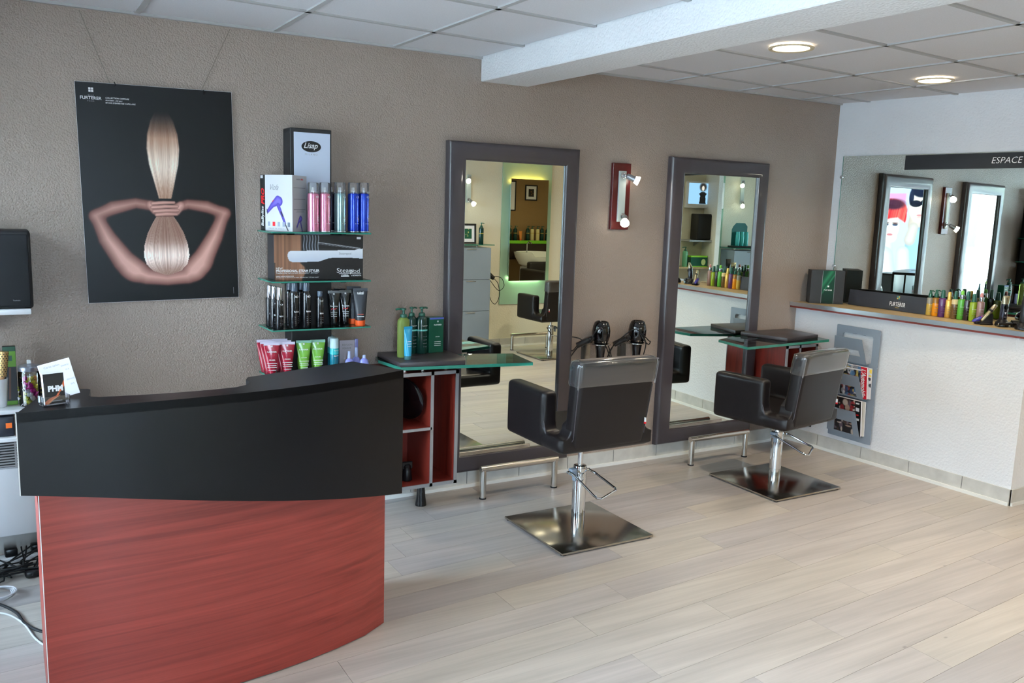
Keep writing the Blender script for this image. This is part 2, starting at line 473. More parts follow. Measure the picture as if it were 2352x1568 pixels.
CLEAR_PL = hazy('clear_plastic', (.95, .955, .965), .10, 1.4, .05)
COVER_PL = hazy('clear_vinyl_cover', (.9, .89, .88), .045, 2.6, .10)
PRINT = print_mat('satin_print', .38)
PRINT_GLOSS = print_mat('gloss_print', .40)
PRINT_GLOSS.node_tree.nodes['Principled BSDF'].inputs['Specular IOR Level'].default_value = .28
# ---------------------------------------------------------------- the room
H = 2.3676           # suspended ceiling
XL, XU = 3.3324, 3.5918   # low wall face, mirror wall face
XW = -2.2            # shop-window wall
YO = -4.35           # opposite wall
SK = .08             # the back wall stands a little askew to floor boards and ceiling grid

def clip(poly, a, b, c):
    """keep a*x + b*y <= c"""
    out = []
    for i, p in enumerate(poly):
        q = poly[(i + 1) % len(poly)]
        dp = a * p[0] + b * p[1] - c; dq = a * q[0] + b * q[1] - c
        if dp <= 0: out.append(p)
        if (dp < 0 < dq) or (dq < 0 < dp):
            t = dp / (dp - dq); out.append((p[0] + (q[0] - p[0]) * t, p[1] + (q[1] - p[1]) * t))
    return out

def area(poly): return abs(sum(p[0] * q[1] - q[0] * p[1] for p, q in zip(poly, poly[1:] + poly[:1]))) / 2

# floor: every board its own piece on a dark underlay
m_ = MB(); m_.box(XW - .3, 7.8, -6.2, .3, -.12, -.006)
FLOOR = struct(m_.build('floor', SUBFLOOR, smooth=False), 'pale ash laminate floor boards running along the back wall')
W_, L_ = .171, 1.2275
JO = {-15: 1.387, -14: 1.917, -13: 1.218, -12: .4, -11: .936, -10: .372, -9: .668, -8: .202, -7: .917, -6: .423, -5: -.078, -3: .132, -2: .34}
rng = random.Random(3)
for n in range(2, -34, -1):
    x0 = JO.get(n, rng.uniform(0, L_)); x0 -= L_ * math.ceil((x0 - XW) / L_)
    xmax = 3.75 if n > -10 else 4.6
    while x0 < xmax:
        x1 = x0 + L_; g = .0007
        yt = .078 + W_ * n; yb = yt - W_
        p = [(x0 + g, yb + g + SK * x0), (x1 - g, yb + g + SK * x1), (x1 - g, yt - g + SK * x1), (x0 + g, yt - g + SK * x0)]
        p = clip(clip(p, 0, 1, 0.), -1, 0, -XW)
        if len(p) > 2 and area(p) > .002:
            b = MB(); b.prism(p, 'z', -.006, 0.); b.build('plank', PLANK, FLOOR, smooth=False)
        x0 = x1
# the rest of the floor, in the washing room and outside the picture
b = MB(); b.box(3.75, 7.6, -4.4, .0, -.006, -.0005); b.build('washroom_floor', PLANK, FLOOR, smooth=False)

# walls
def wall(name, m, boxes, label):
    b = MB()
    for q in boxes: b.box(*q)
    return struct(b.build(name, m, smooth=False), label)
wall('wall_back', TAUPE, [(XW - .15, 3.75, 0, .15, 0, 2.6)], 'taupe stucco wall behind the styling mirrors')
wall('wall_window', WHITE_STUCCO, [(XW - .15, XW, -5.4, 0, 0, .22), (XW - .15, XW, -5.4, 0, 2.22, 2.6), (XW - .15, XW, -.2, 0, .22, 2.22), (XW - .15, XW, -5.4, -5.2, .22, 2.22)], 'white wall around the shop window')
wall('wall_entrance', CREAM_STUCCO, [(XW - .15, -1.74, -5.55, -5.4, 0, 2.6), (-1.06, -.05, -5.55, -5.4, 0, 2.6), (-1.74, -1.06, -5.55, -5.4, 2.24, 2.6), (-.2, -.05, -5.4, YO, 0, 2.6)], 'pale wall behind the photographer')
wall('wall_opposite', CREAM_STUCCO, [(-.05, 7.75, YO - .15, YO, 0, 2.6)], 'cream wall opposite the styling mirrors')
DM = .094            # the mirror wall runs off square by this much
def xm(y): return 3.594 - math.tan(DM) * y
def xl(y): return 3.320 - .034 * y
b = MB(); b.prism([(xm(0), 0), (xm(-1.95), -1.95), (xm(-1.95) + .14, -1.95), (xm(0) + .14, 0)], 'z', 0, 2.6); struct(b.build('wall_mirror', WHITE_STUCCO, smooth=False), 'white partition wall carrying the large mirror')
b = MB(); b.prism([(xl(0), 0), (xl(-1.6), -1.6), (xm(-1.6), -1.6), (xm(0), 0)], 'z', 0, .9588); struct(b.build('wall_low', WHITE_STUCCO, smooth=False), 'white partition below the worktop')
wall('wall_washroom', TAN, [(3.74, 7.75, 0, .15, 0, 2.6)], 'tan wall of the washing area')
wall('wall_far', CREAM_STUCCO, [(7.6, 7.75, YO, 0, 0, 2.6)], 'cream end wall of the washing area')

# skirting: tiles with dark joints, white strip on the floor
def skirting(name, p0, p1, inward, first, label, tw=.347):
    p0, p1, n = Vector(p0), Vector(p1), Vector(inward)
    d = (p1 - p0); L = d.length; d.normalize()
    def slab(a0, a1, t0, t1, z0, z1):
        P = [p0 + d * a0 + n * t0, p0 + d * a1 + n * t0, p0 + d * a1 + n * t1, p0 + d * a0 + n * t1]
        b = MB(); b.prism([(q.x, q.y) for q in P], 'z', z0, z1); return b
    root = struct(slab(0, L, .0, .006, 0, .094).build(name, GROUT, smooth=False), label)
    a = first
    while a > 0: a -= tw
    while a < L:
        s, e = max(a + .0022, 0), min(a + tw - .0022, L)
        if e - s > .01: slab(s, e, .0, .0095, .016, .096).build('tile', SKIRT_TILE, root, smooth=False)
        a += tw
    b = slab(0, L, .0, .019, 0, .019); b.build('strip', WHITE_PVC, root, smooth=False)
    return root
skirting('baseboard_back', (XW, 0, 0), (xl(0), 0, 0), (0, -1, 0), .373 - XW, 'pale grey tile skirting along the taupe wall')
skirting('baseboard_low', (xl(0), 0, 0), (xl(-1.6), -1.6, 0), (-1, -.034, 0), .28, 'pale grey tile skirting under the white partition')
skirting('baseboard_end', (xl(-1.6), -1.6, 0), (xm(-1.6), -1.6, 0), (0, -1, 0), .33, 'tile skirting on the end of the white partition')
skirting('baseboard_opposite', (7.6, YO, 0), (-.05, YO, 0), (0, 1, 0), .1, 'tile skirting along the cream wall')

# beam
b = MB(); b.box(.7504, 1.0456, YO, .0, 2.2494, 2.6, .004, 1); struct(b.build('beam', BEAM_STUCCO), 'white plastered ceiling beam')
b = MB(); b.box(1.903, 1.97, YO, -4.06, 0, 2.38, .004, 1); struct(b.build('pillar', BEAM_STUCCO), 'slim white pillar against the cream wall')

# ceiling: slab, T-bars and tiles
b = MB(); b.box(XW - .2, 7.8, -6.2, .2, H + .03, 2.6); CEILING = struct(b.build('ceiling', GRID, smooth=False), 'suspended ceiling of white mineral tiles')
def yrow(x, j): return -.3424 + .078 * (x - 2.0115) - .6 * j
def tiles(x0, x1, xs, rows, ymin):
    xs = [x0] + [x for x in xs if x0 + .02 < x < x1 - .02] + [x1]
    for a, c in zip(xs, xs[1:]):
        for j in range(-2, rows):
            g = .011
            p = [(a + g, yrow(a, j) - g), (a + g, yrow(a, j + 1) + g), (c - g, yrow(c, j + 1) + g), (c - g, yrow(c, j) - g)]
            p = clip(clip(p, 0, 1, -.012), 0, -1, -ymin)
            if len(p) < 3 or area(p) < .004: continue
            b = MB(); b.prism(p, 'z', H + .007, H + .022); b.build('ceiling_tile', CEIL, CEILING, smooth=False)
    def bar(p):
        if len(p) < 3 or area(p) < 1e-4: return
        b = MB(); b.prism(p, 'z', H, H + .022); b.build('grid_bar', GRID, CEILING, smooth=False)
    for x in xs[1:-1]: bar([(x - .012, ymin), (x + .012, ymin), (x + .012, 0), (x - .012, 0)])
    for j in range(-2, rows):
        bar(clip(clip([(x0, yrow(x0, j) - .0115), (x1, yrow(x1, j) - .0115), (x1, yrow(x1, j) + .0115), (x0, yrow(x0, j) + .0115)], 0, 1, 0), 0, -1, -ymin))
    for q in ((x0, x1, -.02, -.0), ):
        b = MB(); b.box(q[0], q[1], q[2], q[3], H - .004, H + .02); b.build('wall_angle', GRID, CEILING, smooth=False)
tiles(XW, .7504, [-.9502 + .6 * k for k in range(-3, 4)], 8, -5.4)
tiles(1.0456, 3.76, [2.0115 + .6 * k for k in range(-2, 4)], 7, YO)
b = MB(); b.box(3.76, 7.6, YO, 0, H, H + .03); b.build('washroom_panel', CEIL, CEILING, smooth=False)

def downlight(x, y, label, power, col=(1., .84, .62)):
    t = thing('ceiling_downlight', label, 'downlight', (x, y, H), 0, 'recessed ceiling downlights')
    b = MB(); b.lathe([(.098, -.001), (.104, -.006), (.1, -.011), (.084, -.008), (.08, .0), (.098, -.001)], 36); b.build('rim', mat('beige_trim', (206, 190, 160), .4, vary=.03), t)
    b = MB(); b.lathe([(.081, -.004), (.074, .014), (.05, .018), (.0005, .018)], 32)
    b.build('reflector', mat('lit_reflector', (255, 250, 240), .3, emit=power, emit_rgb=(255, 246, 228)), t)
    b = MB(); b.lathe([(.079, -.0075), (.079, -.0055), (.0005, -.0055)], 32); b.build('lens', thin_glass('lamp_glass', (.97, .97, .97), .6), t)
    ld = bpy.data.lights.new('downlight_glow', 'SPOT'); ld.energy = 58 * power / 18.; ld.spot_size = 2.4; ld.spot_blend = .8; ld.shadow_soft_size = .07; ld.color = col
    lo = bpy.data.objects.new('downlight_glow', ld); COL.objects.link(lo); lo.parent = t; lo.location = (0, 0, -.02)
    return t
downlight(1.712, -1.258, 'round recessed downlight nearest the white ceiling beam', 18.)
downlight(3.034, -1.093, 'round recessed downlight nearest the large wall mirror', 18.)

# shop window: frame, panes, outside
def bars(name, m, boxes, parent): 
    for q in boxes:
        b = MB(); b.box(*q, .004, 1); b.build(name, m, parent)
ALU_W = mat('window_aluminium', (196, 200, 204), .4, .3, vary=.03)
wr = bpy.data.objects.new('window_1', None); COL.objects.link(wr); wr.location = (XW - .06, -2.7, .22); struct(wr, 'large shop window with aluminium frame')
bars('window_frame', ALU_W, [(-.03, .03, -2.5, 2.5, 0, .06), (-.03, .03, -2.5, 2.5, 1.94, 2.0), (-.03, .03, -2.5, -2.44, .06, 1.94), (-.03, .03, 2.44, 2.5, .06, 1.94), (-.03, .03, -.03, .03, .06, 1.94)], wr)
bars('pane', GLASS_FACE, [(-.004, .004, -2.44, -.03, .06, 1.94), (-.004, .004, .03, 2.44, .06, 1.94)], wr)
dr = bpy.data.objects.new('door_1', None); COL.objects.link(dr); dr.location = (-1.40, -5.47, 0); struct(dr, 'narrow glazed entrance door')
bars('door_frame', ALU_W, [(-.34, -.28, -.03, .03, 0, 2.24), (.28, .34, -.03, .03, 0, 2.24), (-.28, .28, -.03, .03, 2.16, 2.24), (-.28, .28, -.03, .03, 0, .12)], dr)
bars('pane', GLASS_FACE, [(-.28, .28, -.004, .004, .12, 2.16)], dr)
b = MB(); b.cyl((.31, .06, .95), (.31, .06, 1.25), .012); b.build('handle', STEEL, dr)
b = MB(); b.prism([(-24, -30), (12, -30), (12, -5.56), (XW - .16, -5.56), (XW - .16, 20), (-24, 20)], 'z', -.3, -.06); struct(b.build('pavement', mat('pavement_concrete', (170, 168, 164), .8, vary=.08), smooth=False), 'pavement outside the shop')
wb = thing('street_building', 'pale rendered building across the street seen in the mirror', 'building', (-14, -4.5, -.06))
b = MB(); b.box(-2, 0, -9, 9, 0, 5.2); b.build('wall', mat('pale_render', (228, 222, 210), .8, vary=.05), wb, smooth=False)
for k in range(6):
    b = MB(); b.box(-.02, .03, -8.2 + k * 2.8, -6.9 + k * 2.8, 1., 2.5); b.build('window', mat('far_window', (70, 84, 98), .2, vary=.05), wb)
b = MB(); b.box(-2.2, .35, -9.2, 9.2, 5.2, 5.5); b.build('roof', mat('far_roof', (150, 86, 66), .8, vary=.1), wb, smooth=False)
tr = thing('street_tree', 'leafy street tree outside the shop window', 'tree', (-6.2, -2.1, -.06))
b = MB(); b.cyl((0, 0, 0), (.05, .05, 2.1), .1, .07); b.build('trunk', mat('bark', (92, 76, 60), .9, vary=.2, vscale=20.), tr)
b = MB(); rl = random.Random(5)
for k in range(420):
    a = rl.uniform(0, 2 * PI); e = math.acos(rl.uniform(-1, 1)); R = 1.05 * rl.uniform(.45, 1.) ** .5
    c = Vector((math.cos(a) * math.sin(e) * R, math.sin(a) * math.sin(e) * R, 2.9 + math.cos(e) * R * .85))
    Mx = Matrix.Translation(c) @ Matrix.Rotation(rl.uniform(0, 6), 4, Vector((rl.random(), rl.random(), rl.random() + .1)).normalized())
    b.quad(*[Mx @ Vector(q) for q in ((-.1, 0, 0), (0, -.06, .02), (.1, 0, 0), (0, .06, .02))])
lf = b.build('crown', mat('leaf_green', (84, 116, 56), .6, vary=.25, vscale=3.), tr, smooth=False); lf['kind'] = 'stuff'
pb = thing('street_post', 'red metal post on the pavement outside', 'post', (-4.4, -1.2, -.06))
b = MB(); b.cyl((0, 0, 0), (0, 0, 1.15), .04); b.box(-.03, .03, -.5, .0, .95, 1.0); b.build('rail', mat('red_enamel', (206, 40, 50), .4, vary=.03), pb)
b = MB(); b.sphere((0, 0, 1.17), .055); b.build('cap', MATS['red_enamel'], pb)
# ---------------------------------------------------------------- reception desk
ZT = 1.0
_fx = [-.273, -.39, -.515, -.64, -.754, -.86, -.958, -1.05, -1.144, -1.235, -1.317, -1.40, -1.445, -1.491]
_fy = [-1.392, -1.442, -1.487, -1.521, -1.545, -1.560, -1.570, -1.576, -1.580, -1.582, -1.583, -1.587, -1.590, -1.594]
FRONT = list(zip(_fx, _fy))                      # outer curve of the black top, right to left
def fz(x): return .536 + (-.273 - x) * .1905      # sloping lower edge of the fascia
dk = thing('reception_desk', 'curved reception desk with black top and fascia over a mahogany front', 'reception desk', (-.9, -1.4, 0))
O = Vector((-.9, -1.4, 0))
T0 = Matrix.Translation(-O)
def inner(off):
    out = []
    for i, (x, y) in enumerate(FRONT):
        a = FRONT[max(i - 1, 0)]; c = FRONT[min(i + 1, len(FRONT) - 1)]
        d = Vector((c[0] - a[0], c[1] - a[1])).normalized(); nrm = Vector((d.y, -d.x))
        if nrm.y < 0: nrm = -nrm
        out.append((x + nrm.x * off, y + nrm.y * off))
    return out
# fascia: a curved upright panel with sloping foot
b = MB(); i_ = inner(.022); rings = []
for (x, y), (u, v) in zip(FRONT, i_):
    rings.append([Vector((x, y, fz(x))), Vector((x, y, ZT - .001)), Vector((u, v, ZT - .001)), Vector((u, v, fz(x)))])
b.ring_loft(rings); b.xf(T0); b.build('fascia', BLACK_LAM, dk, angle=50)
b = MB(); x, y = FRONT[-1]
b.prism([(x - .003, y - .001), (x, y - .001), (x, y + .024), (x - .003, y + .024)], 'z', fz(x), ZT - .002); b.xf(T0); b.build('edge_band', mat('pale_edge_band', (196, 192, 186), .5, vary=.03), dk, smooth=False)
# top: wide at both ends, narrow in the middle
back = [(-.385, -1.168), (-.60, -1.246), (-.800, -1.320), (-.812, -1.328), (-.826, -1.365), (-.822, -1.40), (-.835, -1.44), (-.88, -1.468), (-.958, -1.480), (-1.05, -1.482), (-1.144, -1.478),
        (-1.235, -1.468), (-1.275, -1.46), (-1.297, -1.448), (-1.302, -1.43), (-1.298, -1.40), (-1.290, -1.345), (-1.296, -1.331), (-1.345, -1.312), (-1.40, -1.30)]
top = FRONT + list(reversed(back))
top = FRONT + list(reversed([(q[0], q[1]) for q in back]))
b = MB(); b.prism(top, 'z', ZT - .028, ZT); b.xf(T0)
bmesh.ops.triangulate(b.bm, faces=[f for f in b.bm.faces if len(f.verts) > 4])
b.build('counter_top', BLACK_LAM, dk, angle=25)
# mahogany front panel set back under the fascia
red = inner(.062)
red = [p for p in red if -1.449 < p[0] < -.30]
red = [(-.312, -1.322)] + [p for p in red if p[0] < -.36] + [(-1.447, -1.532)]
b = MB(); rings = []
for x, y in red: rings.append([Vector((x, y, .004)), Vector((x, y, fz(x) + .06)), Vector((x - .0, y + .02, fz(x) + .06)), Vector((x - .0, y + .02, .004))])
b.ring_loft(rings); b.xf(T0); b.build('front_panel', MAHOG, dk, angle=50)
b = MB(); x, y = red[-1]; b.prism([(x - .002, y), (x, y), (x, y + .022), (x - .002, y + .022)], 'z', .006, fz(x)); b.xf(T0); b.build('edge_band', MATS['pale_edge_band'], dk, smooth=False)
for x, y0, y1 in ((-.33, -1.30, -.95), (-1.44, -1.51, -1.0)):
    b = MB(); b.box(x - .01, x + .01, y0, y1, .004, .70); b.xf(T0); b.build('side_panel', MAHOG_V, dk, smooth=False)
b = MB(); b.prism([(-.34, -1.30), (-.66, -1.44), (-1.0, -1.50), (-1.43, -1.51), (-1.43, -.98), (-.34, -.93)], 'z', .70, .73); b.xf(T0); b.build('inner_worktop', BLACK_LAM, dk, smooth=False)
for x, y in ((-.42, -1.28), (-1.25, -1.44)):
    b = MB(); b.box(x - .09, x + .09, y - .0, y + .02, .73, ZT - .028); b.xf(T0); b.build('support', BLACK_LAM, dk, smooth=False)
for x, y in ((-.345, -1.325), (-.88, -1.495)):
    b = MB(); b.cyl((x, y + .012, 0), (x, y + .012, .006), .012); b.xf(T0); b.build('glide', RUBBER, dk)

# ---------------------------------------------------------------- poster of the pony tail
PC = Vector((-.872, -.012, 1.594))
po = thing('hair_poster', 'large black poster of hair held up by two arms on the taupe wall', 'poster', PC)
P = Paint(.648, .948, 250, 366, (8, 8, 10))
X, Y = P.X, P.Y
def pu(x, y=440.):
    l = 173. + (y - 187.) * 29. / 508.; r = 536. + (y - 212.) * 7. / 471.
    return (x - l) / (r - l)
def pv(y, x=370.):
    t = 187. + (x - 173.) * 25. / 363.; b = 695. - (x - 202.) * 12. / 341.
    return (y - t) / (b - t)
skin_hi, skin_lo = np.array([208., 156., 142.]), np.array([78., 40., 34.])
def limbs(chains, soft=.016):
    best = None; rad = None
    for pts in chains:
        _, d = P.cap([(pu(x, y), pv(y, x), r / 355.) for x, y, r in pts], soft)
        best = d if best is None else -np.log(np.exp(-d * 60) + np.exp(-best * 60)) / 60
    t = np.clip(-best / .062, 0, 1)[..., None] ** .75
    P.mix(np.clip(.5 - best / soft, 0, 1), skin_lo * (1 - t) + skin_hi * t)
limbs([[(219, 494, 14), (243, 545, 22), (278, 596, 27), (302, 618, 28)], [(511, 488, 14), (488, 540, 21), (460, 590, 26), (438, 618, 28)],
       [(292, 615, 22), (330, 632, 21), (375, 638, 18), (420, 632, 20), (455, 605, 22)], [(216, 490, 12), (255, 473, 17), (305, 462, 13), (340, 468, 13)], [(514, 486, 12), (470, 471, 16), (425, 465, 13), (400, 472, 12)]])
def limb(pts, soft=.022):
    m, d = P.cap([(pu(x, y), pv(y, x), r / 355.) for x, y, r in pts], soft)
    rad = np.mean([r for _, _, r in pts]) / 355.; t = np.clip(-d / rad, 0, 1)[..., None] ** .7
    P.mix(m, (skin_lo * .6 + skin_hi * .4) * (1 - t) + skin_hi * t)
def hair(mask, cx, dark, light, hi_y, hi_w, freq, seed):
    r = np.random.RandomState(seed)
    strand = np.interp((X - cx) * freq + 200, np.arange(400), r.rand(400)) * .6 + np.interp((X - cx) * freq * 2.7 + 200, np.arange(400), r.rand(400)) * .4
    hl = np.exp(-((Y - hi_y) / hi_w) ** 2)
    t = np.clip(.10 + strand * .34 + hl * .85 * (.6 + strand * .5), 0, 1.15)[..., None]
    P.mix(mask, np.array(dark, float) * (1 - t) + np.array(light, float) * t)
# the head, seen from behind
yy = np.clip((Y - pv(488)) / (pv(630) - pv(488)), 0, 1)
hw = np.interp(yy, [0, .12, .3, .5, .68, .82, .93, 1], [16, 28, 42, 51, 53.5, 48, 33, 2]) / 355.
hx = np.interp(yy, [0, 1], [pu(371, 488), pu(376, 630)])
xr = (X - hx) / np.maximum(hw, .003)
mh = ((np.abs(xr) < 1) & (Y > pv(488)) & (Y < pv(630))).astype(float)
P.X, P.Y = X, Y
_X = X; X = xr * .16
hair(mh, 0, (104, 64, 48), (252, 224, 210), pv(585), .055, 150, 3)
# the pony tail swept upwards
yy = np.clip((Y - pv(256)) / (pv(452) - pv(256)), 0, 1)
hw = np.interp(yy, [0, .1, .25, .42, .6, .8, 1], [16, 27, 36, 39, 35, 25, 15]) / 355.
hx = np.interp(yy, [0, .5, 1], [pu(366, 256), pu(369, 354), pu(372, 452)])
xr = (_X - hx) / np.maximum(hw, .003)
mh = np.clip((1 - np.abs(xr)) / .07, 0, 1) * (Y < pv(452)) * np.clip((Y - pv(252)) / .13, 0, 1)
X = xr * .12
hair(mh, 0, (126, 78, 54), (250, 226, 206), pv(378), .10, 170, 8)
X = _X
# clasped hands
limb([(338, 466, 10), (350, 478, 12), (372, 484, 8)], .012)
limb([(408, 468, 10), (396, 480, 12), (376, 486, 8)], .012)
for y0, y1, xa, xb in ((461, 460, 343, 392), (470, 469, 342, 400), (479, 478, 346, 402), (487, 487, 352, 398)):
    limb([(xa, y0 + 2, 4.6), ((xa + xb) / 2, y0, 4.4), (xb, y1 + 1, 3.4)], .006)
    m, d = P.cap([(pu(xa, y0), pv(y0 + 6), .002), (pu(xb, y0), pv(y1 + 5), .002)], .006); P.mix(m * .75, (70, 38, 34))
MPo = basis((0, -.0016, 0), (1, 0, .0185), (0, 0, 1))
def curl(x, y): return .010 * np.clip(1 - x * 5, 0, 1) ** 2 * np.clip((y - .7) / .3, 0, 1)
po_print = P.build('print', MPo, PRINT_GLOSS, po, None)
b = MB(); b.box(-.325, .325, -.0012, .0006, -.475, .475); b.xf(Matrix.Rotation(-.0185, 4, 'Y')); b.build('sheet', PAPER, po, smooth=False)
def pm(px, py): return MPo @ Matrix.Translation(((pu(px, py) - .5) * .648, (.5 - pv(py, px)) * .948, .0004))
text('RENÉ', pm(208, 218), INK_G, po_print, width=.022, spacing=1.4)
text('FURTERER', pm(208, 224), INK_W, po_print, width=.083, bold=.01)
text('PARIS', pm(208, 231), INK_G, po_print, width=.026, spacing=1.5)
for k, s in enumerate(('COLLECTION COIFFURE', 'PRINTEMPS - ÉTÉ 2017', "60 ANS D'EXPERTISE CAPILLAIRE")):
    text(s, pm(240, 224 + k * 5.4), INK_W, po_print, height=.0062, shear=.2, bold=.01, align='L')
for dx, dy in ((-1, -1), (1, -1), (-1, 1), (1, 1)):
    decal(rect(.0085, .0085, dx * .0052, dy * .0052), pm(208, 206), INK_W, po_print, 'emblem')
decal(rect(.0012, .03), pm(531, 667), INK_G, po_print, 'small_print')
for px in (255, 462):
    b = MB(); b.tube([PC * 0 + Vector(((pu(px, 200) - .5) * .648, -.004, .46)), Vector(((pu(px, 200) - .5) * .648 + .004, -.009, .468)), Vector(((pu(px, 200) - .5) * .648, -.003, .478))], .0022, 6); b.build('hook', BLACK_PL, po)
for (x0, z0, x1, z1) in ((-1.066, 2.062, -1.175, 2.355), (-.690, 2.068, -.556, 2.355)):
    b = MB(); b.tube([(x0 - PC.x, .004, z0 - PC.z), ((x0 + x1) / 2 - PC.x, .006, (z0 + z1) / 2 - PC.z), (x1 - PC.x, .004, z1 - PC.z)], .0013, 6); b.build('hanging_thread', mat('grey_thread', (120, 110, 100), .6, vary=.05), po)

# ---------------------------------------------------------------- glass sheet helper
def glass(name, poly, z0, z1, parent, off=(0, 0, 0)):
    b = MB(); b.prism([(x - off[0], y - off[1]) for x, y in poly], 'z', z0 - off[2], z1 - off[2])
    me = b.mesh(name, False)
    me.materials.append(GLASS_FACE); me.materials.append(GLASS_EDGE)
    for p in me.polygons: p.material_index = 0 if abs(p.normal.z) > .7 else 1
    return put(name, me, None, parent)

# ---------------------------------------------------------------- wall display with glass shelves
SO = (-.215, 0, 0)
ds = thing('display_stand', 'tall black wall display column with four glass shelves of hair products', 'display stand', SO)
b = MB(); b.box(-.1, .1, -.12, -.001, .35, 1.928, .003, 1); b.build('column', MATTE_BLACK, ds)
b = MB(); b.box(-.083, .092, -.1225, -.1195, 1.25, 1.909); b.build('front_panel', mat('white_display_panel', (206, 216, 236), .3, coat=.3, vary=.02), ds, smooth=False)
for z in (1.447, 1.219, .992, .763):
    glass('shelf', [(-.452, -.035), (-.444, -.255), (.038, -.255), (.045, -.035)], z - .007, z, ds, SO)
    for x in (-.36, -.07):
        b = MB(); b.box(x + .215 - .012, x + .215 + .012, -.17, -.003, z - .018, z - .007); b.build('bracket', MATTE_BLACK, ds)
ML = basis((-.0, -.1228, 1.845), (1, 0, 0), (0, 0, 1))
decal(oval(.0475, .026), ML, INK_K, ds, 'logo_oval')
text('Lisap', ML @ Matrix.Translation((-.002, .001, .0004)), INK_W, ds, width=.068, height=.034, bold=.012, shear=.35)
text('MILANO', ML @ Matrix.Translation((0, -.036, 0)), INK_G, ds, width=.060, height=.008, spacing=1.5)
# ---------------------------------------------------------------- bottles, cans, tubes, boxes
UPM = Matrix.Rotation(PI / 2, 4, 'X')             # text plane facing -y
def facing(a=0., z=0.):                           # upright text plane on an axis, turned by a (0 faces -y)
    return Matrix.Translation((0, 0, z)) @ Matrix.Rotation(a, 4, 'Z') @ UPM
CAMA = .30                                        # most labels are turned a little towards the room
def can(name, label, loc, body, h=.235, r=.0265, cap='clear', logo=None, letters=None, group=None, cat='spray can', rz=0.):
    t = thing(name, label, cat, loc, rz, group); hb = h * .79
    b = MB(); b.lathe([(r * .9, 0), (r * .98, .003), (r, .006), (r, hb - .012), (r * .96, hb - .004), (r * .8, hb), (r * .3, hb + .004)], 28); bd = b.build('can_body', body, t)
    b = MB(); b.lathe([(r * .9, -.0), (r * 1.02, .001), (r * 1.02, .005), (r * .9, .0055)], 28); b.build('rim', ALU, t)
    b = MB(); b.lathe([(r * .32, hb), (r * .32, hb + .012), (r * .24, hb + .014), (r * .24, hb + .024), (r * .2, hb + .026)], 16); b.build('nozzle', WHITE_PL, t)
    if cap == 'clear':
        b = MB(); b.lathe([(r * .97, hb - .003), (r * .97, h - .008), (r * .9, h - .001), (r * .6, h), (.0004, h)], 28); b.build('cap', CLEAR_PL, t)
    if logo:
        M = facing(CAMA + .35, hb * .9); decal(oval(r * .42, r * .2), M, INK_W, bd, 'logo', wrap=r)
    if letters:
        for k, s in enumerate(letters):
            text(s, facing(CAMA + .55, hb * (.40 - .055 * k)), INK_W, bd, height=.0105 if k != 1 else .016, wrap=r)
    decal(rect(r * .9, .0025), facing(CAMA + .2, hb * .22), INK_W, bd, 'small_print', wrap=r)
    return t
def metal_can(name, rgb): return mat(name, rgb, .2, .55, coat=.4)
PINK, GREENG, BLUE = metal_can('pink_metallic', (206, 128, 156)), metal_can('silver_green_metallic', (130, 158, 160)), metal_can('blue_metallic', (30, 62, 190))
Z1, Z2, Z3, Z4 = 1.4475, 1.2195, .9925, .7635
G1 = 'hair spray cans on the top glass shelf'
can('hairspray_can', 'pink hair spray can beside the hair dryer box', (-.238, -.222, Z1), PINK, .229, .0262, logo=1, letters=('O', 'N', 'E'), group=G1)
can('hairspray_can', 'pink hair spray can beside the silver green can', (-.182, -.220, Z1), PINK, .231, .0262, logo=1, letters=('O', 'N', 'E'), group=G1)
can('hairspray_can', 'silver green hair spray can between pink and blue cans', (-.101, -.205, Z1), GREENG, .235, .0265, logo=1, letters=('T', 'W', 'O'), group=G1)
can('hairspray_can', 'blue hair spray can standing next to the silver green one', (-.03, -.19, Z1), BLUE, .237, .027, logo=1, letters=('T', 'W', 'O'), group=G1)
can('hairspray_can', 'blue hair spray can at the right end of the top shelf', (.026, -.18, Z1), BLUE, .239, .027, logo=1, letters=('T', 'W', 'O'), group=G1)
can('hairspray_can', 'dark hair spray can half hidden behind the silver green one', (-.103, -.075, Z1), metal_can('dark_metallic', (44, 40, 62)), .237, .0255, group=G1)

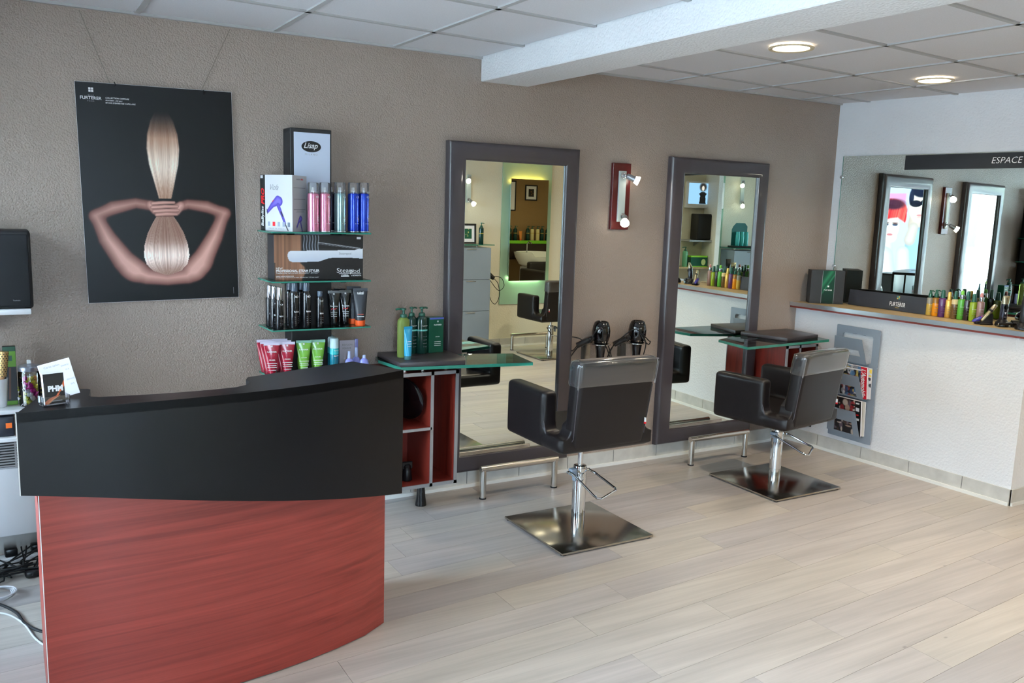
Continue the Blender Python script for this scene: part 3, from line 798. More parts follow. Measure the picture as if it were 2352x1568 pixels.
# hair dryer box
bx = thing('hair_dryer_box', 'white and black carton with a violet hair dryer picture', 'carton', (-.347, -.243, Z1), 0)
WFX = Vector((-.104, .206, 0)); WFX.normalize(); SX = Vector((.104, .118, 0)).normalized()
wf, ws, hb = .232, .152, .258
A0, B0, C0 = Vector((0, 0, 0)), WFX * wf, SX * ws
bx.location = (-.343, -.246, Z1)
wf = .215; B0 = WFX * wf
D0 = B0 + C0
b = MB(); b.prism([(A0.x, A0.y), (C0.x, C0.y), (D0.x, D0.y), (B0.x, B0.y)], 'z', 0, hb); b.build('carton', mat('white_card', (226, 228, 236), .4, vary=.02), bx, smooth=False)
P = Paint(wf, hb, 120, 140, (238, 239, 244))
P.rect(0, 0, .155, 1, (14, 14, 16))
P.rect(.01, .01, .09, .06, (235, 235, 240))
def dryer_print(P, ox, oy, s):
    lo, hi = np.array([62., 50., 150.]), np.array([122., 108., 214.])
    for pts in ([(ox + .03 * s, oy + .20 * s, .045 * s), (ox + .22 * s, oy + .05 * s, .075 * s), (ox + .44 * s, oy - .06 * s, .13 * s), (ox + .5 * s, oy - .04 * s, .13 * s)], [(ox + .45 * s, oy + .05 * s, .06 * s), (ox + .62 * s, oy + .3 * s, .045 * s), (ox + .72 * s, oy + .46 * s, .04 * s)]):
        m, d = P.cap(pts, .012); t = np.clip(-d / (.09 * s), 0, 1)[..., None]; P.mix(m, lo * (1 - t) + hi * t)
    m, _ = P.cap([(ox + .73 * s, oy + .48 * s, .022 * s), (ox + .84 * s, oy + .62 * s, .016 * s)], .008); P.mix(m, (22, 22, 26))
    m, _ = P.cap([(ox + .56 * s, oy + .2 * s, .02 * s), (ox + .64 * s, oy + .3 * s, .02 * s)], .008); P.mix(m, (24, 24, 34))
    m, _ = P.cap([(ox - .005 * s, oy + .15 * s, .012 * s), (ox + .025 * s, oy + .25 * s, .012 * s)], .008); P.mix(m, (16, 16, 24))
    m, _ = P.cap([(ox + .22 * s, oy - .03 * s, .012 * s), (ox + .27 * s, oy - .06 * s, .012 * s)], .006); P.mix(m, (214, 40, 60))
dryer_print(P, .21, .50, .78)
for k, c in enumerate(((168, 178, 196), (226, 40, 52), (168, 178, 196), (168, 178, 196), (120, 130, 146))): P.rect(.23 + k * .155, .84, .31 + k * .155, .92, c)
MF = basis((B0 / 2) + Vector((0, 0, hb / 2)), -WFX, (0, 0, 1)) @ Matrix.Translation((0, 0, .0006))
fpr = P.build('front_print', MF, PRINT, bx)
text('BaByliss', MF @ Matrix.Translation((-wf / 2 + .017, -.063, .0004)) @ Matrix.Rotation(PI / 2, 4, 'Z'), INK_W, fpr, width=.094, height=.020, bold=.025, shear=.2)
text('PRO', MF @ Matrix.Translation((-wf / 2 + .0175, .029, .0004)) @ Matrix.Rotation(PI / 2, 4, 'Z'), INK_R, fpr, width=.076, height=.023, bold=.035, shear=.25)
text('Viola', MF @ Matrix.Translation((-.010, .072, .0004)), INK_G, fpr, width=.056, height=.026, shear=.5)
text('MADE IN ITALY', MF @ Matrix.Translation((.0, -.118, .0004)), INK_G, fpr, width=.10, height=.004, spacing=1.6)
P = Paint(ws, hb, 70, 110, (196, 194, 196))
for y in (.22, .42, .60): P.rect(.08, y, .9, y + .008, (120, 118, 122)); P.rect(.3, y + .03, .8, y + .035, (150, 148, 152)); P.rect(.25, y + .05, .85, y + .055, (150, 148, 152))
dryer_print(P, .28, .80, .62)
MS = basis((C0 / 2) + Vector((0, 0, hb / 2)), SX, (0, 0, 1)) @ Matrix.Translation((0, 0, .0006))
spr = P.build('side_print', MS, PRINT, bx)
text('BaByliss', MS @ Matrix.Translation((-.014, .111, .0004)), INK_K, spr, width=.042, height=.007, shear=.3)
text('PRO', MS @ Matrix.Translation((.024, .1115, .0004)), INK_R, spr, width=.026, height=.008, bold=.03, shear=.3)

# steam styler box
sw, sh_ = .437, .211
sb = thing('steam_styler_box', 'wide black carton with a steam hair styler picture', 'carton', (-.1935, -.178, Z2))
b = MB(); b.box(-sw / 2, sw / 2, 0, .115, 0, sh_, .001, 1); b.build('carton', mat('charcoal_card', (40, 40, 44), .45, vary=.04), sb, smooth=False)
P = Paint(sw, sh_, 210, 104, (24, 23, 25))
X, Y = P.X, P.Y
r = np.random.RandomState(4)
st = np.interp(X * 220, np.arange(260), r.rand(260)) * .5 + np.interp(X * 60, np.arange(80), r.rand(80)) * .5
cx = np.where(Y < .62, .30, .30 + (Y - .62) * .25)
mhair = np.clip((np.where(Y < .62, .30, np.interp(Y, [.62, .72, .85, 1.], [.29, .345, .355, .31])) - X) / .02, 0, 1)
mhair *= np.where(Y > .62, np.clip((X - np.interp(Y, [.62, .8, 1], [.0, .0, .0])) / .02, 0, 1), 1)
base = np.array([128., 88., 66.])[None, None] * (.75 + .6 * st[..., None])
P.mix(mhair, base)
P.mix(((X > .2) & (X < .30) & (Y < .55)).astype(float) * .35, (176, 128, 100))
for k in range(6):
    x0 = .325 + k * .032
    P.mix(np.clip(1 - np.abs(X - x0 - .004 * np.sin(Y * 20)) / .009, 0, 1) * (Y < .34) * .75, (196, 206, 222))
P.mix((np.clip(1 - np.abs(Y - (.16 + (X - .48) * .27)) / .012, 0, 1)) * (X > .48) * (X < .97), (214, 216, 222))
P.mix((np.clip(1 - np.abs(Y - (.19 + (X - .48) * .25)) / .008, 0, 1)) * (X > .48) * (X < .97), (150, 152, 160))
body = P.poly([(.145, .44), (.155, .38), (.18, .355), (.5, .345), (.9, .335), (.935, .31), (1., .30), (1., .53), (.96, .525), (.9, .515), (.66, .51), (.60, .52), (.5, .59), (.46, .60), (.2, .605), (.165, .58), (.15, .52)])
g = np.clip((Y - .34) / .27, 0, 1)[..., None]
P.mix(body, np.array([232., 234., 240.]) * (1 - g) + np.array([196., 202., 216.]) * g)
P.rect(.03, .877, .50, .882, (214, 208, 206)); P.rect(.72, .872, .98, .876, (214, 210, 210))
P.rect(.925, .03, .975, .085, (226, 226, 232))
MF = basis((0, -.0006, sh_ / 2), (1, 0, 0), (0, 0, 1))
spt = P.build('front_print', MF, PRINT, sb)
def sp(u, v): return MF @ Matrix.Translation(((u - .5) * sw, (.5 - v) * sh_, .0004))
text('NEW', sp(.02, .745), INK_W, spt, height=.0095, align='L')
text('PROFESSIONAL STEAM STYLER', sp(.02, .80), INK_W, spt, width=.208, height=.0115, bold=.03, align='L')
text('Transform your hair in a flash: 50% smoother*, 50% faster*', sp(.02, .853), INK_W, spt, width=.206, height=.0085, shear=.15, align='L')
text('LISSEUR VAPEUR PROFESSIONNEL', sp(.02, .92), INK_W, spt, width=.085, height=.005, bold=.02, align='L')
text('Transformez vos cheveux en un éclair, 50% plus lisse*, 50% plus rapide*', sp(.02, .95), INK_W, spt, width=.206, height=.006, align='L')
text('Steam', sp(.795, .80), INK_W, spt, width=.088, height=.022, bold=-.005)
text('pod', sp(.905, .828), INK_W, spt, width=.048, height=.026, bold=-.005)
text('Steampod', sp(.79, .42), INK_G, spt, width=.062, height=.014)
text("L'ORÉAL", sp(.79, .905), INK_W, spt, width=.036, height=.008, bold=.02)
decal(rect(.042, .005), sp(.79, .935), INK_W, spt)
text('x ROWENTA', sp(.92, .92), INK_W, spt, width=.052, height=.007, bold=.02)

# black bottles on the third shelf
BLK = mat('black_bottle', (20, 20, 22), .16, coat=.4, vary=.02)
SILV = mat('silver_cap', (214, 216, 222), .12, 1.)
GREYCAP = mat('smoked_cap', (84, 98, 116), .15, trans=.3, coat=.4, vary=.03)
def bottle(name, label, loc, h, r, capr, hc, body, capm, group, prints=1, rz=0., cat='bottle', shoulder=.9):
    t = thing(name, label, cat, loc, rz, group); hb = h - hc
    b = MB(); b.lathe([(r * .92, 0), (r, .004), (r, hb * shoulder), (r * .97, hb * (shoulder + .03)), (capr * 1.05, hb), (capr * .8, hb + .002)], 26); bd = b.build('bottle_body', body, t)
    b = MB(); b.lathe([(capr * .98, hb), (capr, hb + .002), (capr, h - .006), (capr * .93, h - .001), (capr * .5, h), (.0004, h)], 24); b.build('cap', capm, t)
    if prints:
        decal(oval(r * .4, r * .22), facing(CAMA, hb * .86), INK_W, bd, 'logo', wrap=r)
        text('fashion', facing(CAMA, hb * .46), INK_W, bd, width=r * 1.15, height=.008, wrap=r, bold=.02)
        for k in range(4): decal(rect(r * 1.0, .0016), facing(CAMA, hb * (.32 - .055 * k)), INK_G, bd, 'small_print', wrap=r)
    return t
G3 = 'black styling bottles on the third glass shelf'
bottle('styling_bottle', 'slim black bottle with silver cap, rearmost of three', (-.416, -.105, Z3), .197, .0185, .0135, .062, BLK, SILV, G3, shoulder=.985)
bottle('styling_bottle', 'slim black bottle with silver cap, middle of three', (-.410, -.16, Z3), .197, .0185, .0135, .062, BLK, SILV, G3, shoulder=.985)
bottle('styling_bottle', 'slim black bottle with silver cap, foremost of three', (-.398, -.213, Z3), .197, .0185, .0135, .062, BLK, SILV, G3, shoulder=.985)
bottle('styling_bottle', 'tall black bottle with smoked cap in front, next to the silver capped ones', (-.328, -.212, Z3), .219, .0225, .016, .043, BLK, GREYCAP, G3)
bottle('styling_bottle', 'tall black bottle with smoked cap in front, next to the small bottle', (-.270, -.212, Z3), .219, .0225, .016, .043, BLK, GREYCAP, G3)
bottle('styling_bottle', 'tall black bottle behind, nearer the silver capped ones', (-.331, -.150, Z3), .219, .0225, .016, .043, BLK, GREYCAP, G3, 0)
bottle('styling_bottle', 'tall black bottle behind, nearer the small bottle', (-.272, -.150, Z3), .219, .0225, .016, .043, BLK, GREYCAP, G3, 0)
bottle('styling_bottle', 'small black bottle with smoked cap standing alone', (-.204, -.212, Z3), .176, .0182, .013, .027, BLK, GREYCAP, G3)

# squeeze tubes standing on their caps
def sq_tube(name, label, loc, h, w, cap_r, hc, body, capm, group, crimp=None, prints=None, rz=0., d=None):
    t = thing(name, label, 'tube', loc, rz, group); d = cap_r if d is None else d
    b = MB(); b.lathe([(cap_r * .96, 0), (cap_r, .002), (cap_r, hc), (cap_r * .9, hc + .001)], 24); b.build('cap', capm, t)
    rings = []; n = 28
    for k in range(9):
        u = k / 8.; a = cap_r * .97 + (w / 2 - cap_r * .97) * u ** .8; c = cap_r * .97 * (1 - u ** 1.6) + .0012
        rings.append([Vector((a * math.cos(2 * PI * i / n), c * math.sin(2 * PI * i / n), hc + .001 + (h - hc - .012) * u)) for i in range(n)])
    b = MB(); b.ring_loft(rings); bd = b.build('tube_body', body, t, angle=60)
    b = MB(); b.box(-w / 2, w / 2, -.0013, .0013, h - .013, h); b.build('crimp', crimp or body, t)
    if prints:
        for (s, zf, wd, m) in prints:
            z = hc + (h - hc) * zf; u = min((z - hc) / (h - hc - .012), 1); yy = -(cap_r * .97 * (1 - u ** 1.6) + .0012)
            slope = math.atan2(cap_r * .97 * 1.6 * u ** .6, (h - hc))
            M = Matrix.Translation((0, yy - .0012, z)) @ Matrix.Rotation(PI / 2 - slope, 4, 'X')
            if s == '#': decal(rect(wd, .0022), M, m, bd, 'small_print', lift=.0008)
            elif s == '+':
                for dx, dy in ((-1, -1), (1, -1), (-1, 1), (1, 1)): decal(rect(.0034, .0034, dx * .0022, dy * .0022), M, m, bd, 'emblem', lift=.0008)
            elif s == '~':
                decal([(-.014, -.003), (-.006, .003), (.003, -.001), (.012, .004), (.014, .001), (.003, -.005), (-.006, -.001), (-.013, -.006)], M, m, bd, 'squiggle', lift=.0008)
            else: text(s, M, m, bd, width=wd, lift=.0008, bold=.01)
    return t
GBT = mat('gloss_black_tube', (14, 14, 15), .14, coat=.5, vary=.02)
FT = [('+', .9, .01, INK_W), ('fashion', .52, .034, INK_W), ('~', .44, .03, INK_R), ('#', .33, .03, INK_W), ('#', .27, .026, INK_W), ('#', .2, .028, INK_W)]
G3T = 'black styling tubes on the third glass shelf'
sq_tube('styling_tube', 'glossy black tube with red squiggle in front, next to the small bottle', (-.114, -.150, Z3), .168, .058, .0185, .012, GBT, BLK, G3T, prints=FT, rz=-.25)
sq_tube('styling_tube', 'glossy black tube with red squiggle in front, next to the orange capped one', (-.055, -.150, Z3), .169, .058, .0185, .012, GBT, BLK, G3T, prints=FT, rz=-.25)
sq_tube('styling_tube', 'glossy black tube behind, next to the small bottle', (-.125, -.095, Z3), .169, .058, .0185, .012, GBT, BLK, G3T, rz=-.25)
sq_tube('styling_tube', 'glossy black tube behind, next to the orange capped one', (-.066, -.095, Z3), .172, .058, .0185, .012, GBT, BLK, G3T, rz=-.25)
ORG = mat('orange_cap', (226, 88, 38), .35, vary=.02); MBT = mat('matte_black_tube', (34, 36, 42), .42, vary=.03)
sq_tube('styling_tube', 'matte black tube with orange cap and lettering in front', (.0, -.212, Z3), .184, .070, .024, .026, MBT, ORG, G3T, prints=[('subtil', .86, .032, INK_W), ('#', .82, .03, INK_W), ('#', .2, .03, mat('orange_ink', (206, 70, 36), .4, vary=.02)), ('#', .13, .034, INK_W)], rz=-.3)
sq_tube('styling_tube', 'matte black tube with orange cap standing behind', (-.008, -.14, Z3), .186, .070, .024, .026, MBT, ORG, G3T, rz=-.3)

# bottom shelf: red and green tubes three deep, teal cans, lavender bottles
REDT = mat('ruby_tube', (150, 24, 46), .22, coat=.3, vary=.05); REDC = mat('ruby_cap', (112, 16, 34), .3, vary=.03)
GRNT = mat('leaf_tube', (112, 168, 62), .22, coat=.3, vary=.05); GRNC = mat('dark_green_tube', (30, 84, 66), .3, vary=.03)
WCR = mat('pale_crimp', (206, 196, 214), .4, vary=.02); GCR = mat('pale_green_crimp', (140, 190, 170), .35, vary=.02)
def fp(s): return [('+', .88, .01, INK_W), ('FURTERER', .70, .044, INK_W), (s, .44, .028, INK_W), ('#', .33, .046, INK_W), ('#', .26, .04, INK_W), ('#', .2, .044, INK_W), ('#', .11, .034, INK_W)]
G4R, G4G = 'red tubes on the bottom glass shelf', 'green tubes on the bottom glass shelf'
rowname = ('front row', 'middle row', 'back row')
for c, (x, y) in enumerate(((-.425, -.168), (-.351, -.168))):
    for k in range(3):
        sq_tube('shampoo_tube', '%s red tube %s' % (('front', 'middle', 'rear')[k], ('at the outer end of the bottom shelf', 'next to the green tubes')[c]), (x - .004 * k, y + .05 * k, Z4), .158, .073, .017, .012, REDT, REDC, G4R, WCR, fp('OKARA') if k == 0 else None, -.18)
for c, (x, y) in enumerate(((-.269, -.162), (-.199, -.162))):
    for k in range(3):
        sq_tube('shampoo_tube', '%s green tube %s' % (('front', 'middle', 'rear')[k], ('next to the red tubes', 'next to the teal bottles')[c]), (x - .001 * k, y + .05 * k, Z4), .160, .072, .017, .012, GRNT, GRNC, G4G, GCR, fp('NATURIA') if k == 0 else None, -.18)
TEAL, TEALD = mat('turquoise_bottle', (64, 190, 196), .25, coat=.3, vary=.03), mat('deep_teal_bottle', (20, 110, 130), .2, coat=.3, vary=.05)
for k, nm in enumerate(('foremost of three', 'middle of three', 'rearmost of three')):
    t = thing('conditioner_spray', 'teal bottle with tall white cap, ' + nm, 'spray bottle', (-.117 + .003 * k, -.165 + .05 * k, Z4), 0, 'teal spray bottles on the bottom glass shelf')
    b = MB(); b.lathe([(.021, 0), (.022, .004), (.022, .085), (.0005, .086)], 26); b.build('bottle_body', TEALD, t)
    b = MB(); b.lathe([(.0222, .085), (.0222, .115), (.0005, .116)], 26); b.build('label_band', TEAL, t)
    b = MB(); b.lathe([(.0215, .115), (.0215, .158), (.018, .165), (.0004, .166)], 26); b.build('cap', mat('pale_aqua_cap', (206, 232, 236), .35, vary=.02), t)
    if k == 0:
        text('REVLON', facing(CAMA, .105), INK_W, t, width=.028, wrap=.0222); text('EQUAVE', facing(CAMA, .078), INK_W, t, width=.03, wrap=.022, bold=.02)
LAV = mat('lavender_bottle', (132, 136, 206), .3, coat=.3, vary=.04); LAVW = mat('lavender_card', (206, 204, 220), .5, vary=.03)
cd_ = thing('lavender_carton', 'pale lavender product card standing behind the lavender bottles', 'display card', (-.012, -.075, Z4), -.06)
b = MB(); b.box(-.046, .034, 0, .012, 0, .135, .001, 1); b.build('card', LAVW, cd_, smooth=False)
b = MB(); b.box(.034, .052, -.001, .013, 0, .14, .004, 2); b.build('side_band', LAV, cd_)
text('REVLON', Matrix.Translation((-.006, -.0006, .112)) @ UPM, INK_G, cd_, width=.052); text('EQUAVE', Matrix.Translation((-.008, -.0006, .094)) @ UPM, INK_G, cd_, width=.044, bold=.01)
for k, (x, y, h, nm) in enumerate(((-.046, -.185, .098, 'lavender bottle next to the teal bottles'), (.001, -.155, .110, 'lavender bottle in the middle, the tallest of three'), (.024, -.205, .078, 'low lavender bottle at the right end of the bottom shelf'))):
    t = thing('lavender_bottle', nm, 'bottle', (x, y, Z4), 0, 'lavender bottles on the bottom glass shelf')
    b = MB(); b.lathe([(.018, 0), (.023, .006), (.0245, .03), (.02, .052), (.01, .062), (.008, .064)], 24, sy=.7); b.build('bottle_body', LAV, t)
    b = MB(); b.lathe([(.0075, .062), (.0085, .066), (.007, h), (.0004, h + .001)], 18); b.build('cap', mat('lilac_cap', (176, 188, 226), .35, vary=.02), t)

# pump bottles
def pump(t, h, r, sy=1., pm_=None, turn=0., long=.03):
    """pump head on a shoulder at height h"""
    b = MB(); b.lathe([(r * .55, h - .001), (r * .58, h + .004), (r * .5, h + .014), (r * .2, h + .016), (r * .18, h + .034), (r * .42, h + .036), (r * .42, h + .044), (r * .1, h + .047)], 20)
    c, s = math.cos(turn), math.sin(turn)
    b.tube([(0, 0, h + .041), (c * long * .7, s * long * .7, h + .040), (c * long, s * long, h + .036)], r * .16, 8)
    b.build('pump_head', pm_ or GRNC, t)
def pump_bottle(label, loc, h, r, body, pm_=None, band=None, group=None, prints=True, turn=0., sy=.85, liquid=None, name='pump_bottle', rz=0.):
    t = thing(name, label, 'pump bottle', loc, rz, group)
    b = MB(); b.lathe([(r * .94, 0), (r, .004), (r, h * .88), (r * .95, h * .93), (r * .6, h * .985), (r * .5, h)], 26, sy=sy); bd = b.build('bottle_body', body, t)
    pump(t, h, r, sy, pm_, turn, r * 1.25)
    if band is not None: b = MB(); b.lathe([(r * 1.005, h * .60), (r * 1.005, h * .64)], 26, sy=sy); b.build('band', band, t)
    if prints:
        M = facing(CAMA) @ Matrix.Identity(4)
        text('FURTERER', facing(CAMA, h * .74), INK_W, bd, width=r * 1.15, wrap=r * .97, lift=.001)
        for k in range(4): decal(rect(r * (.9 - .1 * (k % 2)), .0016), facing(CAMA, h * (.46 - .09 * k)), INK_G, bd, 'small_print', wrap=r * .97, lift=.001)
    return t
DKG = mat('dark_green_bottle', (14, 54, 46), .2, coat=.3, vary=.04); MINT = mat('mint_band', (110, 196, 186), .4, vary=.02)
YG = mat('yellow_green_liquid', (160, 182, 96), .12, trans=.55, vary=.05, ior=1.2)
# ---------------------------------------------------------------- styling mirrors
def styling_mirror(label, x0):
    t = thing('styling_mirror', label, 'mirror', (x0, 0, .10), 0, 'tall padded styling mirrors')
    w, h, d, bd = .836, 1.83, .055, .098
    def bar(xa, xb, za, zb):
        b = MB(); b.box(xa, xb, -d, -.002, za, zb, .02, 4); return b
    b = MB()
    # padded frame as one ring with rounded section
    sec = []
    for k in range(9):
        a = k / 8. * PI / 2; sec.append((.0 + .026 * (1 - math.cos(a)) - .0, -.029 - .026 * math.sin(a)))
    prof = [(0, -.002)] + sec + [(.05, -d - .002)] + [(bd - .010 + .010 * math.sin(k / 4. * PI / 2), -d + .010 * (1 - math.cos(k / 4. * PI / 2)) - .001) for k in range(5)] + [(bd, -.012)]
    rings = []
    for (cx, cz, sx, sz) in ((0, 0, 1, 1), (w, 0, -1, 1), (w, h, -1, -1), (0, h, 1, -1)):
        rings.append([Vector((cx + sx * o, y, cz + sz * o)) for o, y in prof])
    n = len(prof); R = [[b.bm.verts.new(p) for p in ring] for ring in rings]
    for i in range(4):
        A, B = R[i], R[(i + 1) % 4]
        for k in range(n - 1): b.bm.faces.new((A[k], A[k + 1], B[k + 1], B[k]))
    b.build('padded_frame', FRAME_LEATHER, t, angle=40)
    b = MB(); b.box(bd - .004, w - bd + .004, -.036, -.012, bd - .004, h - bd + .004); b.build('mirror_glass', MIRROR, t, smooth=False)
    b = MB(); b.box(bd - .002, w - bd - .17, -.0395, -.0355, bd - .0, bd + .022, .003, 1); b.build('clip_rail', STEEL, t)
    return t
styling_mirror('tall mirror in grey brown padded frame beside the shelf of green bottles', .551)
styling_mirror('tall mirror in grey brown padded frame beside the low white partition', 2.074)

# foot rests
def footrest(label, loc, rz=0., L=.466):
    t = thing('foot_rest', label, 'foot rest', loc, rz, 'steel tube foot rests')
    b = MB(); r = .0175
    b.cyl((-L / 2 - r, 0, .170), (L / 2 + r, 0, .170), r, n=20); b.build('bar', STEEL, t)
    for s in (-1, 1):
        b = MB(); b.cyl((s * L / 2, 0, .008), (s * L / 2, 0, .170), r, n=20); po_ = b.build('post', STEEL, t)
        b = MB(); b.cyl((s * L / 2, 0, 0), (s * L / 2, 0, .008), r * 1.1, n=20); b.build('foot_cap', RUBBER, po_)
    return t
footrest('steel foot rest in front of the mirror next to the desk', (.941, -.226, 0))
footrest('steel foot rest in front of the mirror next to the partition', (2.450, -.224, 0))
footrest('steel foot rest against the cream wall seen in the mirror', (3.60, -4.10, 0))

# ---------------------------------------------------------------- styling chairs
def remesh(me, vox, smooth_iter=3):
    o = bpy.data.objects.new('tmp', me); COL.objects.link(o)
    m = o.modifiers.new('r', 'REMESH'); m.mode = 'VOXEL'; m.voxel_size = vox
    s = o.modifiers.new('s', 'SMOOTH'); s.iterations = smooth_iter; s.factor = .5
    dg = bpy.context.evaluated_depsgraph_get()
    out = bpy.data.meshes.new_from_object(o.evaluated_get(dg))
    bpy.data.objects.remove(o); bpy.data.meshes.remove(me)
    out.shade_smooth()
    return out
def seat_mesh():
    b = MB()
    b.box(-.272, .272, -.225, .29, .465, .548, .035, 4)
    for s in (-1, 1):
        # arm
        b.box(s * .2295 - .0425, s * .2295 + .0425, -.06, .285, .467, .738, .022, 3)
        # hollow corner between arm and back
        xs = sorted((s * .187, s * .270))
        def fillet(y0, y1, zlow, r, d):
            return [(y0, .47), (y1, .47)]
        pts = [(-.05, .48), (-.05, .66)]
        for k in range(7):
            a = k / 6. * PI / 2; pts.append((-.058 - .045 * (1 - math.cos(a)) , .60 - .06 * math.sin(a)))
        pts += [(-.20, .54), (-.20, .48)]
        b.prism(pts, 'x', xs[0] + .004, xs[1] - .004)
        pts = [(s * .16, .48), (s * .16, .64)]
        for k in range(7):
            a = k / 6. * PI / 2; pts.append((s * (.213 + .045 * (1 - math.cos(a))), .60 - .06 * math.sin(a)))
        pts += [(s * .262, .54), (s * .262, .48)]
        b.prism(pts, 'y', -.222, -.135)
    bmesh.ops.recalc_face_normals(b.bm, faces=b.bm.faces[:])
    me = bpy.data.meshes.new('seat'); b.bm.to_mesh(me); b.bm.free()
    return remesh(me, .0065, 6)
def lean(z): return -(z - .48) * .15
def back_shape(x, y0, y1, z0, z1, bev, seg=4):
    b = MB(); b.box(-x, x, y0, y1, z0, z1, bev, seg)
    for v in b.bm.verts:
        k = (v.co.z - .48) / .43
        v.co.x *= 1 + .07 * k; v.co.y += lean(v.co.z)
    return b
def make_chair(label, loc, rz, dz):
    t = thing('styling_chair', label, 'chair', loc, rz, 'dark leatherette hydraulic styling chairs')
    put('seat', seat_mesh(), BROWN_LEATHER, t)
    bk = back_shape(.212, -.225, -.137, .475, .912, .028).build('backrest', BROWN_LEATHER, t)
    b = back_shape(.219, -.231, -.131, .782, .918, .03)
    bot = [f for f in b.bm.faces if f.calc_center_median().z < .79 and abs(f.normal.z) > .6]
    bmesh.ops.delete(b.bm, geom=bot, context='FACES'); b.build('clear_cover', COVER_PL, bk)
    for s in (-1, 1):         # welded seam of the cover
        b = MB(); zz = [.785, .83, .87, .895]
        b.tube([(s * .2105 * (1 + .07 * (z - .48) / .43), -.2225 + lean(z), z) for z in zz], .0038, 8); b.build('cover_seam', CLEAR_PL, bk)
    for s in (-1, 1):         # stitched edge running from the arm round the hollow corner and up the back
        pts = [(s * .259, -.052, .715), (s * .262, -.051, .66), (s * .262, -.054, .60), (s * .261, -.078, .533), (s * .254, -.120, .500), (s * .241, -.168, .492), (s * .226, -.202, .500)]
        pts += [(s * (.2045 * (1 + .07 * (z - .48) / .43)), -.2175 + lean(z), z) for z in (.54, .60, .68, .78)]
        b = MB(); b.tube(pts, .0022, 6); b.build('stitching', mat('stitched_piping', (70, 64, 68), .35, vary=.03), t)
    for zz, yy in ((.908, -.283), (.908, -.208)):      # welded top edges of the cover
        b = MB(); b.tube([(-.225, yy, zz), (-.1, yy - .0, zz + .004), (.1, yy, zz + .004), (.225, yy, zz)], .003, 8); b.build('cover_seam', CLEAR_PL, bk)
    b = MB(); b.box(.188, .193, -.238, -.229, .585, .615); b.xf(Matrix.Translation((0, lean(.6), 0))); b.build('fabric_tag', INK_W, bk)
    b = MB(); b.box(.1875, .1935, -.2385, -.2285, .585, .594); b.xf(Matrix.Translation((0, lean(.6), 0))); b.build('fabric_tag_stripe', INK_R, bk)
    for y, s in ((-.0, 1),):
        b = MB(); b.box(-.09, .09, -.09, .09, .452, .468, .003, 1); b.build('mounting_plate', MATTE_BLACK, t)
    for o in t.children: o.location.z += dz
    b = MB(); b.cyl((0, 0, .30), (0, 0, .455 + dz), .0125, n=20); b.build('piston_rod', CHROME, t)
    b = MB(); b.lathe([(.034, .016), (.034, .325), (.032, .332), (.013, .335)], 32); cl_ = b.build('column', CHROME, t)
    b = MB(); b.lathe([(.0352, .09), (.0352, .093)], 32); b.lathe([(.0355, .296), (.0355, .322), (.034, .324)], 32); b.build('collar', CHROME, cl_)
    b = MB(); b.box(-.27, .27, -.27, .27, .006, .017, .003, 2); bp_ = b.build('base_plate', PLATE_STEEL, t)
    for sx in (-1, 1):
        for sy in (-1, 1):
            b = MB(); b.cyl((sx * .25, sy * .25, 0), (sx * .25, sy * .25, .006), .014); b.build('foot', RUBBER, bp_)
    b = MB(); b.box(-.062, -.03, -.022, .012, .288, .322, .004, 2); b.box(-.05, -.04, -.03, -.005, .262, .3, .002, 1); b.build('pump_bracket', MATS['silver_grey_paint'], t)
    b = MB(); b.cyl((-.08, -.005, .305), (.055, -.005, .305), .007, n=12)
    b.tube([(-.066, -.005, .305), (-.062, -.03, .302), (-.058, -.10, .278), (-.056, -.20, .245), (-.052, -.226, .238), (-.036, -.236, .236), (.05, -.200, .243), (.086, -.187, .247), (.094, -.172, .252), (.09, -.15, .258), (.062, -.04, .298), (.05, -.005, .305)], .0055, 8)
    b.build('pump_lever', CHROME, t)
    return t
ch = make_chair('dark styling chair with clear back cover in front of the mirror near the desk', (.930, -.822, 0), 0, 0)
c2 = copy_tree(ch); relabel(c2, 'dark styling chair with crumpled clear cover nearest the magazine rack', (2.440, -.712, 0), 0)
c3 = copy_tree(ch); relabel(c3, 'dark styling chair facing the cream wall, seen only in the mirror', (3.59, -3.66, 0), PI)
for o in c2.children:            # its seat is swivelled on the square base
    if o.name.split('.')[0] not in ('base_plate', 'foot'): o.rotation_euler.z = .16
for c in (c2, c3):
    for o in c.children:
        if o.name.split('.')[0] in ('seat', 'backrest', 'clear_cover', 'cover_seam', 'fabric_tag', 'fabric_tag_stripe', 'mounting_plate', 'stitching'): o.location.z -= .072
        if o.name.split('.')[0] == 'piston_rod': o.scale.z = .83

